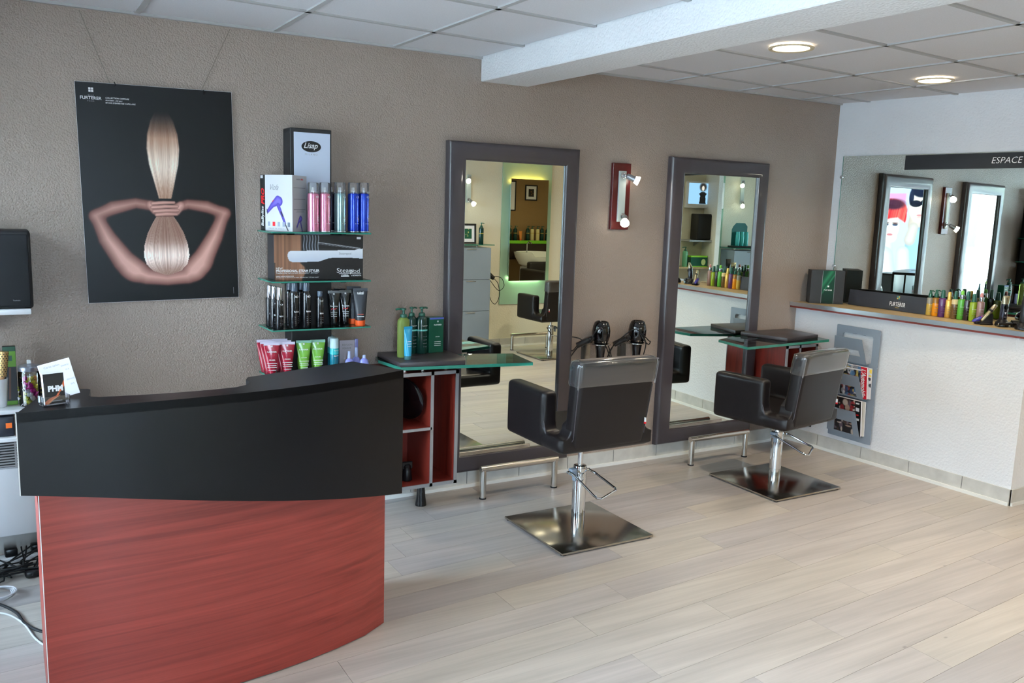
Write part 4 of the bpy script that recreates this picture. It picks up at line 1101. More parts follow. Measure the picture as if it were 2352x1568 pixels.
# ---------------------------------------------------------------- styling cabinets with glass tops
def cabinet(label, fx, front_l, front_r, wall_l, wall_r, div, shelf_left, z0=.145, z1=.752, yf=-.305):
    """open two-bay cabinet hung on the wall; fx mirrors it"""
    t = thing('styling_cabinet', label, 'cabinet', ((front_l + front_r) / 2, 0, 0), 0, 'mahogany open styling cabinets')
    ox = (front_l + front_r) / 2
    def P4(a, c): return [(p[0] - ox, p[1]) for p in (a + c)]
    def panel(name, pts, za, zb, m):
        b = MB(); b.prism([(p[0] - ox, p[1]) for p in pts], 'z', za, zb); b.build(name, m, t, smooth=False)
    th = .016
    panel('side_panel', [(front_l, yf), (front_l + th, yf), (wall_l + th, -.002), (wall_l, -.002)], z0, z1, MAHOG_V)
    panel('side_panel', [(front_r - th, yf), (front_r, yf), (wall_r, -.002), (wall_r - th, -.002)], z0, z1, MAHOG_V)
    full = [(front_l + th, yf + .002), (front_r - th, yf + .002), (wall_r - th, -.012), (wall_l + th, -.012)]
    panel('bottom', full, z0, z0 + th, MAHOG_DK); panel('top', full, z1 - th, z1, MAHOG_DK)
    panel('back_panel', [(wall_l + th, -.012), (wall_r - th, -.012), (wall_r - th, -.004), (wall_l + th, -.004)], z0, z1, MAHOG_DK)
    panel('divider', [(div - .007, yf + .002), (div + .007, yf + .002), (div + .007, -.012), (div - .007, -.012)], z0 + th, z1 - th, MAHOG_DK)
    zs = .462
    if shelf_left: panel('shelf', [(front_l + th, yf + .004), (div - .007, yf + .004), (div - .007, -.012), (wall_l + th, -.012)], zs - .012, zs, MAHOG_DK)
    e = .004
    def strip(x0, x1, za, zb):
        b = MB(); b.box(x0 - ox, x1 - ox, yf - .004, yf + .002, za, zb); b.build('edge_strip', ALU, t, smooth=False)
    strip(front_l, front_l + .018, z0, z1); strip(front_r - .018, front_r, z0, z1); strip(front_l, front_r, z0, z0 + .018); strip(front_l, front_r, z1 - .018, z1)
    strip(div - .008, div + .008, z0, z1)
    if shelf_left: strip(front_l, div, zs - .014, zs)
    return t, ox
cb, ox = cabinet('open mahogany cabinet with silver edges standing between the desk and a mirror', 1, .115, .503, .10, .512, .354, True)
glass('glass_top', [(.138, -.105), (.168, -.335), (.865, -.448), (.905, -.17), (.55, -.06), (.16, -.012)], .776, .792, cb, (ox, 0, 0))
b = MB(); b.lathe([(.030, 0), (.030, .004), (.024, .05), (.017, .146), (.0005, .147)], 24, (.361 - ox, -.17, 0)); b.build('leg', BLACK_PL, cb)
for x in (.22, .32, .45):
    b = MB(); b.cyl((x - ox, -.26, .752), (x - ox, -.26, .776), .012); b.build('glass_support', STEEL, cb)
b = MB(); b.cyl((.70 - ox, -.36, .774), (.70 - ox, -.36, .7765), .03, n=24); b.build('suction_pad', CLEAR_PL, cb)
cb2, ox2 = cabinet('open mahogany cabinet with silver edges in the corner by the white partition', -1, 2.912, 3.212, 2.918, 3.30, 3.042, False, .170, .745)
glass('glass_top', [(2.392, -.468), (3.19, -.412), (3.235, -.10), (3.20, -.015), (2.72, -.06), (2.435, -.17)], .776, .792, cb2, (ox2, 0, 0))
b = MB(); b.lathe([(.030, 0), (.030, .004), (.024, .05), (.017, .171), (.0005, .172)], 24, (3.06 - ox2, -.17, 0)); b.build('leg', BLACK_PL, cb2)
for x in (2.97, 3.10, 3.18):
    b = MB(); b.cyl((x - ox2, -.26, .745), (x - ox2, -.26, .776), .012); b.build('glass_support', STEEL, cb2)
# black pads on the glass
PAD = mat('dark_pad', (56, 50, 52), .38, vary=.05, bump=(300., .08, .001))
def pad(label, poly, z0, z1):
    cx = sum(p[0] for p in poly) / len(poly); cy = sum(p[1] for p in poly) / len(poly)
    b = MB(); b.prism([(p[0] - cx, p[1] - cy) for p in poly], 'z', 0, z1 - z0); b.bevel_all(.004, 2)
    o = b.build('styling_tray', PAD, None); o.location = (cx, cy, z0)
    return tag(o, label, 'tray', 'dark styling trays on the glass tops')
pad('dark padded tray under the green pump bottles', [(.168, -.018), (.160, -.334), (.500, -.385), (.540, -.30), (.540, -.018)], .792, .816)
pad('dark padded tray on the glass top beside the partition', [(2.735, -.06), (2.82, -.39), (3.16, -.345), (3.185, -.05)], .792, .816)

# things in the cabinets
hm = thing('hand_mirror', 'round black hand mirror leaning in the cabinet by the desk', 'hand mirror', (.262, -.165, .462))
b = MB(); Mx = Matrix.Translation((0, 0, .131)) @ Matrix.Rotation(.55, 4, 'Z') @ Matrix.Rotation(1.30, 4, 'Y')
b.revolve((0, 0, 0), (0, 0, 1), [(.0005, -.012), (.1, -.012), (.118, -.006), (.12, .004), (.112, .012), (.1, .008), (.0005, .008)], 36); b.xf(Mx); b.build('rim', GLOSS_BLACK, hm)
b = MB(); b.revolve((0, 0, 0), (0, 0, 1), [(.0005, .0085), (.097, .0085), (.097, .0095), (.0005, .0095)], 36); b.xf(Mx); b.build('mirror_glass', MIRROR, hm)
nz = thing('dryer_nozzle', 'small black nozzle lying at the bottom of the cabinet by the desk', 'nozzle', (.265, -.20, .161))
b = MB(); b.lathe([(.026, 0), (.028, .004), (.024, .05), (.020, .07), (.022, .075), (.014, .085)], 20); b.build('barrel', BLACK_PL, nz)
b = MB(); b.box(-.03, .03, -.006, .006, .06, .10, .003, 1); b.build('slot', BLACK_PL, nz)
bg = thing('folded_papers', 'small stack of papers in the cabinet by the partition', 'papers', (3.155, -.22, .187))
for k in range(3):
    b = MB(); b.box(-.035, .035, -.07, .07, k * .006, k * .006 + .005); b.xf(Matrix.Rotation(.1 * (k - 1), 4, 'Z')); b.build('booklet', mat('booklet_%d' % k, ((190, 196, 196), (120, 130, 134), (206, 208, 206))[k], .6, vary=.05), bg, smooth=False)

# bottles on the tray
GP = 'hair care bottles on the tray by the mirror'
pump_bottle('yellow green pump bottle with dark green head, nearest the room', (.240, -.190, .8165), .206, .0325, YG, group=GP, turn=2.6, sy=.75)
pump_bottle('dark green pump bottle with mint band beside the green carton', (.374, -.118, .8165), .20, .031, DKG, band=MINT, group=GP, turn=.35)
pump_bottle('dark green pump bottle half hidden behind the yellow green one', (.322, -.105, .8165), .20, .028, DKG, band=MINT, group=GP, turn=.35)
sq_tube('treatment_tube', 'turquoise tube standing in front of the yellow green bottle', (.232, -.268, .8165), .168, .046, .0185, .018, mat('turquoise_tube', (44, 150, 186), .25, coat=.3, vary=.03), mat('teal_clear_cap', (70, 120, 124), .2, trans=.3, vary=.03), GP, prints=[('#', .5, .02, INK_W), ('#', .42, .022, INK_W), ('#', .34, .018, INK_W)], rz=.1)
gb = thing('treatment_box', 'dark green carton standing beside the padded mirror frame', 'carton', (.452, -.098, .8165), .09)
b = MB(); b.box(-.044, .044, -.03, .03, 0, .188, .001, 1); b.build('carton', mat('bottle_green_card', (16, 78, 58), .3, vary=.12, vscale=12.), gb, smooth=False)
b = MB(); b.box(-.04, .044, -.0308, -.03, .178, .187); b.build('blue_band', mat('violet_band', (80, 90, 170), .4, vary=.02), gb, smooth=False)
for s, z, w in (('FURTERER', .148, .046), ('OKARA', .085, .026)): text(s, Matrix.Translation((.008, -.0305, z)) @ UPM, INK_W, gb, width=w, bold=.01)
for k in range(3): decal(rect(.04, .002), Matrix.Translation((.008, -.0305, .058 - .01 * k)) @ UPM, INK_W, gb, 'small_print')
for dx, dy in ((-1, -1), (1, -1), (-1, 1), (1, 1)): decal(rect(.0036, .0036, dx * .0023, dy * .0023), Matrix.Translation((.008, -.0305, .166)) @ UPM, INK_W, gb, 'emblem')
for k in range(4): decal(rect(.012, .016), basis((-.0443, .0, .05 + k * .034), (0, -1, 0), (0, 0, 1)), mat('pale_green_ink', (92, 150, 120), .5, vary=.02), gb, 'small_print')

# ---------------------------------------------------------------- wall lamps
def sconce(label, x, y, z, face, board=True, spots=None, group='twin spot wall lamps', power=2.0):
    """face -1: on the taupe wall, +1: on the opposite wall"""
    t = thing('wall_lamp', label, 'wall lamp', (x, y, z), 0 if face < 0 else PI, group)
    if board: b = MB(); b.box(-.066, .066, -.024, -.001, -.196, .196, .002, 1); b.build('back_board', mat('red_brown_board', (84, 22, 24), .3, coat=.2, vary=.06, vscale=8.), t)
    b = MB(); b.box(-.026, .026, -.034, -.022, -.150, .150, .002, 1); b.build('mount_plate', mat('frosted_plate', (190, 202, 198), .4, vary=.02), t)
    for (px, pz, d) in spots:
        d = Vector(d).normalized(); p = Vector((px, -.055, pz))
        b = MB(); b.cyl((px, -.03, pz), p, .006, n=10); b.sphere(p, .009); b.revolve((px, -.034, pz), (0, -1, 0), [(.018, 0), (.018, .005), (.008, .008)], 18); b.build('arm', CHROME, t)
        q = p + d * .012
        b = MB(); b.revolve(q, d, [(.004, -.004), (.016, .0), (.017, .004), (.017, .040), (.020, .046), (.020, .052)], 22); sh_o = b.build('spot_housing', ALU, t)
        b = MB(); b.revolve(q, d, [(.019, .046), (.026, .072), (.0265, .076), (.022, .075), (.0005, .068)], 24); b.build('lamp', mat('lit_halogen', (255, 250, 235), .2, emit=14., emit_rgb=(255, 246, 226)), sh_o)
        ld = bpy.data.lights.new('halogen_beam', 'SPOT'); ld.energy = power * 4; ld.spot_size = 1.7; ld.spot_blend = .7; ld.shadow_soft_size = .02; ld.color = (1, .9, .74)
        lo = bpy.data.objects.new('halogen_beam', ld); COL.objects.link(lo); lo.parent = t
        lo.location = q + d * .085; lo.rotation_euler = d.to_track_quat('-Z', 'Y').to_euler()
    return t
sconce('wall lamp with two spots on a red brown board between the mirrors', 1.7075, 0, 1.674, -1, True, [(.0, .125, (.75, -.45, -.35)), (.012, -.115, (-.55, -.75, -.50))])
sconce('slim wall lamp with two spots above the grey cabinet in the mirror', 2.89, YO, 1.77, 1, False, [(.0, .12, (.5, -.6, -.45)), (.0, -.12, (-.2, -.75, -.5))])
sconce('slim wall lamp with two spots next to the white pillar', 1.455, YO, 1.86, 1, False, [(.0, .12, (-.6, -.5, -.5)), (.0, -.12, (-.4, -.6, -.6))])

# ---------------------------------------------------------------- hair dryers on holders
def dryer(label, x, y, z, tilt, flip):
    h = thing('dryer_holder', label[1], 'holder', (x, y, z - .09), 0, 'steel hair dryer holders')
    b = MB(); b.box(-.072, -.006, -.004, -.001, -.07, .082); b.build('wall_plate', STEEL, h, smooth=False)
    b = MB(); b.tube([(-.045 + 0, -.004, .075), (-.045, -.03, .075)], .006, 8); b.revolve((-.0, -.10, .078), (0, 0, 1), [(.047, 0), (.062, 0), (.062, .005), (.047, .005), (.047, 0)], 28); b.box(-.06, .0, -.075, -.003, .074, .079); b.build('ring', STEEL, h)
    b = MB(); b.cyl((-.055, -.006, .052), (-.055, -.003, .052), .006); b.build('screw', CHROME, h)
    t = thing('hair_dryer', label[0], 'hair dryer', (x, y, z - .09), 0, 'black hair dryers on wall holders')
    ax = Vector((0, -.10, .0))
    b = MB(); b.lathe([(.016, -.06), (.021, -.055), (.026, .02), (.034, .078), (.046, .10), (.054, .13), (.055, .16), (.05, .19), (.041, .212), (.034, .217), (.028, .212), (.004, .21)], 28, (0, -.10, 0)); b.build('barrel', GLOSS_BLACK, t)
    b = MB(); b.tube([(0, -.10, .13), (-.05, -.085, .115), (-.10, -.06, .088), (-.135, -.05, .07)], .017, 12); hd_ = b.build('handle', BLACK_PL, t)
    b = MB(); b.revolve((-.06, -.083, .108), (-.5, .2, -.3), [(.0185, 0), (.0185, .012)], 16); b.build('switch_band', GLOSS_BLACK, hd_)
    b = MB()
    if flip == 0:
        pts = [(-.135, -.05, .07), (-.17, -.05, .04), (-.20, -.045, .07), (-.19, -.04, .12), (-.13, -.05, .115), (-.08, -.09, .09), (-.06, -.13, .17), (-.035, -.155, .18), (-.03, -.16, .12), (0, -.165, .06), (.04, -.16, -.01), (.10, -.11, -.04), (.13, -.06, -.05), (.10, -.06, .03), (.06, -.08, .09)]
    else:
        pts = [(-.135, -.05, .07), (-.16, -.05, .03), (-.18, -.045, -.02), (-.15, -.06, .06), (-.07, -.14, .17), (-.02, -.16, .15), (.05, -.15, .10), (.09, -.12, .085), (.05, -.15, .075), (0, -.165, .11), (-.03, -.15, .16), (.03, -.15, .09), (.06, -.09, -.02), (.065, -.06, -.10)]
    def smooth_path(pts, k=6):
        P = [Vector(p) for p in pts]; out = []
        for i in range(len(P) - 1):
            p0, p1, p2, p3 = P[max(i - 1, 0)], P[i], P[i + 1], P[min(i + 2, len(P) - 1)]
            for s in range(k):
                u = s / k; out.append(.5 * ((2 * p1) + (p2 - p0) * u + (2 * p0 - 5 * p1 + 4 * p2 - p3) * u * u + (3 * p1 - p0 - 3 * p2 + p3) * u ** 3))
        return out + [P[-1]]
    globals()['smooth_path'] = smooth_path
    b.tube(smooth_path(pts), .0034, 8); b.build('cord', RUBBER, t)
    if flip == 0:
        b = MB(); b.tube(smooth_path([(-.10, -.05, .085), (-.15, -.04, .03), (-.185, -.03, -.04), (-.195, -.02, -.15)]), .0034, 8); b.build('cord', RUBBER, t)
    return t
dryer(('black hair dryer hanging nearer the wall mirror by the desk', 'steel hair dryer holder nearer the mirror by the desk'), 1.553, 0, .81, 0, 0)
dryer(('black hair dryer hanging nearer the mirror by the partition', 'steel hair dryer holder nearer the mirror by the partition'), 1.826, 0, .803, 0, 1)
# ---------------------------------------------------------------- worktop on the low partition
wt = thing('worktop', 'oak laminate worktop with steel front edge on the white partition', 'worktop', (3.43, -.80, .965))
OAK = wood('oak_laminate', (150, 128, 92), (186, 164, 124), .4, (10, 1.2, 8), 3.)
def xf_(y): return 3.250 - .067 * y
def wslab(name, m, y0, y1, o0, o1, z0, z1, toback=False):
    p = [(xf_(y0) + o0, y0), (xf_(y1) + o0, y1), ((xm(y1) - .001) if toback else xf_(y1) + o1, y1), ((xm(y0) - .001) if toback else xf_(y0) + o1, y0)]
    b = MB(); b.prism([(q[0] - 3.43, q[1] + .80) for q in p], 'z', z0, z1); return b.build(name, m, wt, smooth=False)
wslab('board', OAK, -1.612, -.002, .009, 0, .006, .0315, True)
wslab('front_edge', EDGE_STEEL, -1.618, -.002, 0, .010, .006, .033)
wslab('end_edge', EDGE_STEEL, -1.622, -1.611, .0, 0, .006, .033, True)
wslab('underside', MAHOG_DK, -1.612, -.002, .005, 0, -.006, .0055, True)
b = MB(); b.cyl((xf_(-1.59) - 3.43 - .001, -.79, .02), (xf_(-1.59) - 3.43 + .001, -.79, .02), .003, n=10); b.build('screw', CHROME, wt)
ZW = .998
# large mirror with sign
wm = thing('wall_mirror', 'large frameless mirror on the white partition wall', 'mirror', (xm(0), 0, 1.0), DM)
b = MB(); b.box(-.012, -.002, -1.94, -.072, .0, 1.012); b.build('mirror_glass', MIRROR, wm, smooth=False)
b = MB(); b.box(-.0122, -.0, -.072, -.068, .0, 1.012); b.build('glass_edge', GLASS_EDGE, wm, smooth=False)
for z in (.25, .87):
    b = MB(); b.cyl((-.018, -.068, z), (-.001, -.068, z), .011, n=16); b.build('clip', CHROME, wm)
sg = thing('espace_sign', 'black sign strip with white capital letters on the large mirror', 'sign', (xm(0), 0, 1.9585), DM)
b = MB(); b.box(-.0155, -.0125, -1.94, -.53, -.0455, .0475); b.build('strip', mat('sign_black', (13, 17, 23), .6, vary=.03), sg, smooth=False)
text('ESPACE MASSAGE', basis((-.0157, -1.085, .003), (0, -1, 0), (0, 0, 1)), INK_W, sg, height=.036, shear=.18, bold=-.012, align='L')
# brand board
fb = thing('brand_board', 'low black board with brand lettering leaning at the foot of the mirror', 'display board', (3.545, -.565, ZW))
b = MB(); b.box(-.006, .006, -.31, .31, 0, .106, .001, 1); b.xf(Matrix.Rotation(.10, 4, 'Y')); b.build('board', mat('slate_board', (38, 38, 44), .5, vary=.05), fb, smooth=False)
MBd = Matrix.Rotation(.10, 4, 'Y') @ basis((-.0066, -.075, .05), (0, -1, 0), (0, 0, 1))
text('FURTERER', MBd @ Matrix.Translation((0, -.008, 0)), INK_W, fb, width=.118, height=.027, bold=.01)
text('RENÉ', MBd @ Matrix.Translation((0, .013, 0)), INK_G, fb, width=.05, height=.006, spacing=2.)
text('PARIS', MBd @ Matrix.Translation((0, -.03, 0)), INK_GOLD, fb, width=.028, height=.006)
for dx, dy, m in ((-1, -1, INK_GOLD), (1, -1, mat('teal_ink', (70, 150, 140), .5, vary=.02)), (-1, 1, MATS['teal_ink']), (1, 1, INK_GOLD)):
    decal(rect(.0095, .0095, dx * .0056, dy * .0056), MBd @ Matrix.Translation((0, .036, 0)), m, fb, 'emblem')
# gift box in the corner
gx = thing('gift_box', 'black box with glossy green band in the corner of the worktop', 'box', (3.318, -.112, ZW), 0)
u = Vector((.182, -.133, 0)); wf = u.length; u.normalize(); v = Vector((-u.y, u.x, 0)) * .105
q0, q1 = Vector((0, 0, 0)), u * wf
b = MB(); b.prism([(q0.x, q0.y), (q1.x, q1.y), ((q1 + v).x, (q1 + v).y), (v.x, v.y)], 'z', 0, .228); b.build('carton', mat('charcoal_box', (44, 46, 48), .5, vary=.05), gx, smooth=False)
MG = basis(u * wf / 2 + Vector((0, 0, .114)), u, (0, 0, 1)) @ Matrix.Translation((0, 0, .0006))
P = Paint(wf * .37, .226, 40, 100, (14, 60, 44))
X, Y = P.X, P.Y
P.mix(np.clip(1 - np.abs((X + (Y * 1.6)) - .75) / .35, 0, 1) * .7, (46, 140, 96)); P.mix(np.clip(1 - np.abs((X + (Y * 1.6)) - 1.15) / .12, 0, 1) * .6, (60, 160, 112)); P.mix(np.clip((Y - .55) / .3, 0, 1) * .6, (6, 26, 22))
P.build('green_band', MG @ Matrix.Translation((.005, 0, 0)), PRINT_GLOSS, gx)
for dx in (-1, 1): decal(rect(.002, .226, .005 + dx * wf * .185), MG, INK_G, gx, 'seam')
text('FURTERER', MG @ Matrix.Translation((.006, -.020, .0006)), INK_W, gx, width=.055, bold=.01); decal(rect(.011, .011), MG @ Matrix.Translation((.006, .006, .0006)), INK_W, gx, 'emblem')

# bottles in front of the mirror
def care_bottle(label, y, x, h, r, body, capm, style, upper=None, fill=.55, ring=None):
    t = thing('care_bottle', label, 'bottle', (x, y, ZW), -.5, 'care bottles along the large mirror'); hb = h * .70
    b = MB(); b.lathe([(r * .92, 0), (r, .003), (r, hb * .93), (r * .93, hb * .975), (r * .62, hb), (r * .5, hb + .003)], 22); bd = b.build('bottle_body', body, t)
    if upper is not None: b = MB(); b.lathe([(r * 1.006, hb * fill), (r * 1.006, hb * .93), (r * .95, hb * .98), (r * .6, hb * 1.003)], 22); b.build('clear_top', upper, t)
    if style == 'pump':
        b = MB(); b.lathe([(r * .62, hb), (r * .66, hb + .003), (r * .66, hb + .022), (r * .5, hb + .026), (r * .42, h - .012), (r * .45, h - .004), (r * .2, h)], 18)
        b.tube([(0, 0, h - .006), (r * .5, -r * .35, h - .004), (r * 1.0, -r * .7, h - .010)], r * .2, 8); b.build('pump_head', capm, t)
    elif style == 'cap':
        b = MB(); b.lathe([(r * .62, hb), (r * .64, hb + .003), (r * .5, h - .004), (r * .3, h), (.0004, h)], 18); b.build('cap', capm, t)
    else:
        b = MB(); b.lathe([(r * .64, hb), (r * .66, hb + .002), (r * .66, hb + .024), (r * .5, hb + .027)], 18); b.build('collar', ring or SILV, t)
        b = MB(); b.lathe([(r * .46, hb + .024), (r * .46, h - .012), (r * .34, h - .003), (.0004, h)], 16); b.build('nozzle', capm, t)
    for k in range(4): decal(rect(r * (1.1 - .2 * (k % 2)), .0022), facing(-.15, hb * (.62 - .13 * k)), INK_W if k < 1 else INK_G, bd, 'small_print', wrap=r, lift=.0008)
    return t
CLR = mat('clear_bottle_top', (196, 190, 172), .12, trans=.5, vary=.03)
PKN = mat('dusty_pink_nozzle', (206, 140, 140), .4, vary=.02); LGN = mat('lime_nozzle', (120, 196, 66), .35, vary=.02)
BO = 3.543
care_bottle('pale yellow bottle with dark green pump, first from the brand board', -.868, BO, .160, .0190, mat('pale_yellow_oil', (214, 180, 84), .15, trans=.2, vary=.05), GRNC, 'pump', CLR, .66)
care_bottle('bright orange bottle with dark green pump, second from the brand board', -.909, BO, .166, .0200, mat('orange_oil', (240, 150, 20), .15, trans=.15, vary=.05), GRNC, 'pump', mat('amber_clear_top', (196, 140, 50), .12, trans=.5, vary=.03), .70)
care_bottle('purple bottle with dark green nozzle between orange and gold bottles', -.953, BO, .169, .0225, mat('purple_bottle', (84, 40, 96), .25, coat=.3, vary=.04), GRNC, 'cap')
care_bottle('gold bottle with gold cap next to the purple bottle', -.996, BO, .160, .0195, mat('gold_bottle', (212, 168, 78), .25, .4, vary=.05), mat('gold_cap', (222, 184, 96), .25, .4, vary=.03), 'cap')
care_bottle('clear amber bottle with cream label and dark green nozzle', -1.036, BO, .170, .0195, mat('amber_bottle', (140, 104, 60), .12, trans=.5, vary=.04), GRNC, 'cap', mat('cream_label', (214, 196, 150), .5, vary=.02), .75)
care_bottle('bright green bottle with silver collar and lime nozzle', -1.079, BO, .179, .0215, mat('bright_green_bottle', (92, 176, 62), .18, trans=.2, vary=.05), LGN, 'spray')
care_bottle('dark brown bottle with black green pump between two green bottles', -1.116, BO, .178, .0188, mat('dark_brown_bottle', (40, 28, 34), .2, coat=.3, vary=.04), GRNC, 'cap')
care_bottle('yellow green bottle with dark green cap next to the clippers', -1.155, BO, .165, .0215, mat('olive_lime_bottle', (146, 172, 40), .2, trans=.15, vary=.05), GRNC, 'cap')
care_bottle('mauve brown bottle with silver collar and pink nozzle behind the trimmers', -1.200, BO, .176, .0205, mat('mauve_bottle', (150, 118, 112), .25, .1, vary=.05), PKN, 'spray')

# clippers and trimmers
def clipper(label, loc, rz, h, body, headm, slim=False):
    t = thing('hair_clipper', label, 'clipper', loc, rz, 'hair clippers on charging stands')
    b = MB(); b.lathe([(.034, 0), (.037, .004), (.036, .018), (.026, .032), (.022, .04), (.0005, .042)], 24, sy=1.15); b.build('charging_stand', BLACK_PL, t)
    n = 20; rings = []
    for zf, wx, wy, oy in ((.02, .014, .013, 0), (.12, .019, .018, .0), (.35, .021, .02, -.002), (.55, .019, .019, -.004), (.72, .0205, .019, -.006), (.80, .021, .017, -.008)):
        rings.append([Vector((wx * math.cos(2 * PI * i / n), oy + wy * math.sin(2 * PI * i / n), .022 + zf * (h - .022))) for i in range(n)])
    b = MB(); b.ring_loft(rings); bd = b.build('clipper_body', body, t, angle=60)
    rings = []
    for zf, wx, wy, oy in ((.70, .0212, .0195, -.006), (.78, .0215, .018, -.008), (.90, .021, .012, -.013), (.99, .0225, .006, -.018), (1., .0225, .003, -.02)):
        rings.append([Vector((wx * math.cos(2 * PI * i / n), oy + wy * math.sin(2 * PI * i / n), .022 + zf * (h - .022))) for i in range(n)])
    b = MB(); b.ring_loft(rings); b.build('blade_head', headm, t, angle=60)
    b = MB(); b.revolve((0, -.022, .022 + .58 * (h - .022)), (0, -1, .15), [(.0005, 0), (.013, 0), (.013, .003), (.0005, .003)], 20); b.build('switch', GLOSS_BLACK, bd)
    decal([(-.006, .006), (.006, .006), (.001, -.007), (-.002, -.002)], Matrix.Translation((0, -.0225, .022 + .36 * (h - .022))) @ UPM, INK_W, bd, 'logo')
    decal(rect(.016, .002), Matrix.Translation((0, -.0225, .022 + .22 * (h - .022))) @ UPM, INK_G, bd, 'small_print')
    return t
GOLDH = mat('champagne_metal', (186, 178, 150), .25, .9, vary=.03)
clipper('black hair clipper with champagne metal head on its stand', (3.487, -1.372, ZW), -.55, .178, mat('navy_black_body', (26, 28, 44), .25, coat=.3, vary=.03), GOLDH)
clipper('tall black hair clipper with gold edged head at the end of the worktop', (3.452, -1.508, ZW), -.55, .200, BLACK_PL, MATTE_BLACK)
def trimmer(label, loc, rz, L, tilt, body, base_h, stand=True):
    t = thing('hair_trimmer', label, 'trimmer', loc, rz, 'slim hair trimmers on the worktop')
    if stand:
        b = MB(); b.box(-.022, .022, -.035, .04, 0, .012, .005, 2); b.prism([(-.02, .01), (.038, .01), (.036, .062), (.02, .066)], 'x', -.017, .017); b.build('charging_stand', BLACK_PL, t)
    d = Vector((0, math.cos(tilt), math.sin(tilt))); p = Vector((0, -.02, base_h))
    b = MB(); b.revolve(p, d, [(.006, 0), (.0115, .006), (.013, L * .3), (.0125, L * .62), (.0005, L * .63)], 20); b.build('trimmer_body', body, t)
    b = MB(); b.revolve(p, d, [(.0128, L * .60), (.0132, L * .66), (.0128, L * .70)], 20); b.build('black_ring', BLACK_PL, t)
    b = MB(); b.revolve(p, d, [(.0128, L * .70), (.0122, L * .95), (.009, L), (.0005, L)], 20); b.build('trimmer_head', GOLDH, t)
    return t
trimmer('slim champagne trimmer leaning on a black stand', (3.462, -1.283, ZW), -2.2, .125, .95, GOLDH, .016)
bt = thing('hair_trimmer', 'low blue trimmer lying tilted in front of the bottles', 'trimmer', (3.436, -1.243, ZW), -2.2, 'slim hair trimmers on the worktop')
n = 18; rings = []
for u_, wx, wz in ((0, .004, .003), (.1, .012, .01), (.4, .016, .014), (.75, .014, .012), (1., .009, .007)):
    c = Vector((0, -.02 + u_ * .085, .014 + u_ * .036)); rings.append([c + Vector((wx * math.cos(2 * PI * i / n), 0, wz * math.sin(2 * PI * i / n))) for i in range(n)])
b = MB(); b.ring_loft(rings); b.build('trimmer_body', mat('royal_blue_body', (48, 44, 130), .25, coat=.4, vary=.03), bt, angle=60)
b = MB(); b.box(-.016, .016, -.005, .07, 0, .018, .005, 2); b.build('charging_stand', BLACK_PL, bt)
b = MB(); b.sphere((.006, .03, .045), .004); b.build('button', INK_R, bt)
rb = thing('round_brush', 'dark round hair brush lying behind the clippers', 'hair brush', (3.52, -1.45, ZW), .9)
b = MB(); b.cyl((0, -.05, .022), (0, .04, .022), .02, n=16); b.cyl((0, .04, .022), (0, .11, .016), .01, .007, n=12); b.build('barrel', BLACK_PL, rb)
b = MB(); b.cyl((0, .11, .016), (0, .116, .016), .008, n=12); b.build('end_cap', SILV, rb)

# ---------------------------------------------------------------- magazine rack
mr = thing('magazine_rack', 'grey metal magazine rack hung on the white partition', 'magazine rack', (xl(-.533), -.533, .505))
RO = Vector((xl(-.533), -.533, .505))
def ryz(pts): return [(y + .533, z - .505) for y, z in pts]
def rrect(y0, y1, z0, z1, r=.012):
    out = []
    for (cy, cz, a0) in ((y1 - r, z1 - r, 0), (y0 + r, z1 - r, 90), (y0 + r, z0 + r, 180), (y1 - r, z0 + r, 270)):
        for k in range(4): a = math.radians(a0 + k * 30); out.append((cy + r * math.cos(a), cz + r * math.sin(a)))
    return out
def plate_with_hole(outer, hole, x0, x1, name):
    """flat plate with one opening; both outlines have the same corner count"""
    b = MB(); n = len(outer)
    V = [[[b.bm.verts.new((x, p[0], p[1])) for p in ring] for ring in (outer, hole)] for x in (x0, x1)]
    for i in range(n):
        j = (i + 1) % n
        for s in (0, 1): b.bm.faces.new((V[s][0][i], V[s][0][j], V[s][1][j], V[s][1][i]))
        for r_ in (0, 1): b.bm.faces.new((V[0][r_][i], V[0][r_][j], V[1][r_][j], V[1][r_][i]))
    return b.build(name, GREY_PAINT, mr, smooth=False)
for za, zb, ha, hb in ((.640, .884, .655, .838), (.385, .640, .42, .60), (.128, .385, .165, .36)):
    plate_with_hole(ryz(rrect(-.702, -.365, za, zb, .006)), ryz(rrect(-.653, -.417, ha, hb, .015)), -.022, -.016, 'back_plate')
for y in (-.50, -.57):
    b = MB(); b.box(-.017, 0, y + .533 - .012, y + .533 + .012, .33, .35); b.build('spacer', GREY_PAINT, mr)
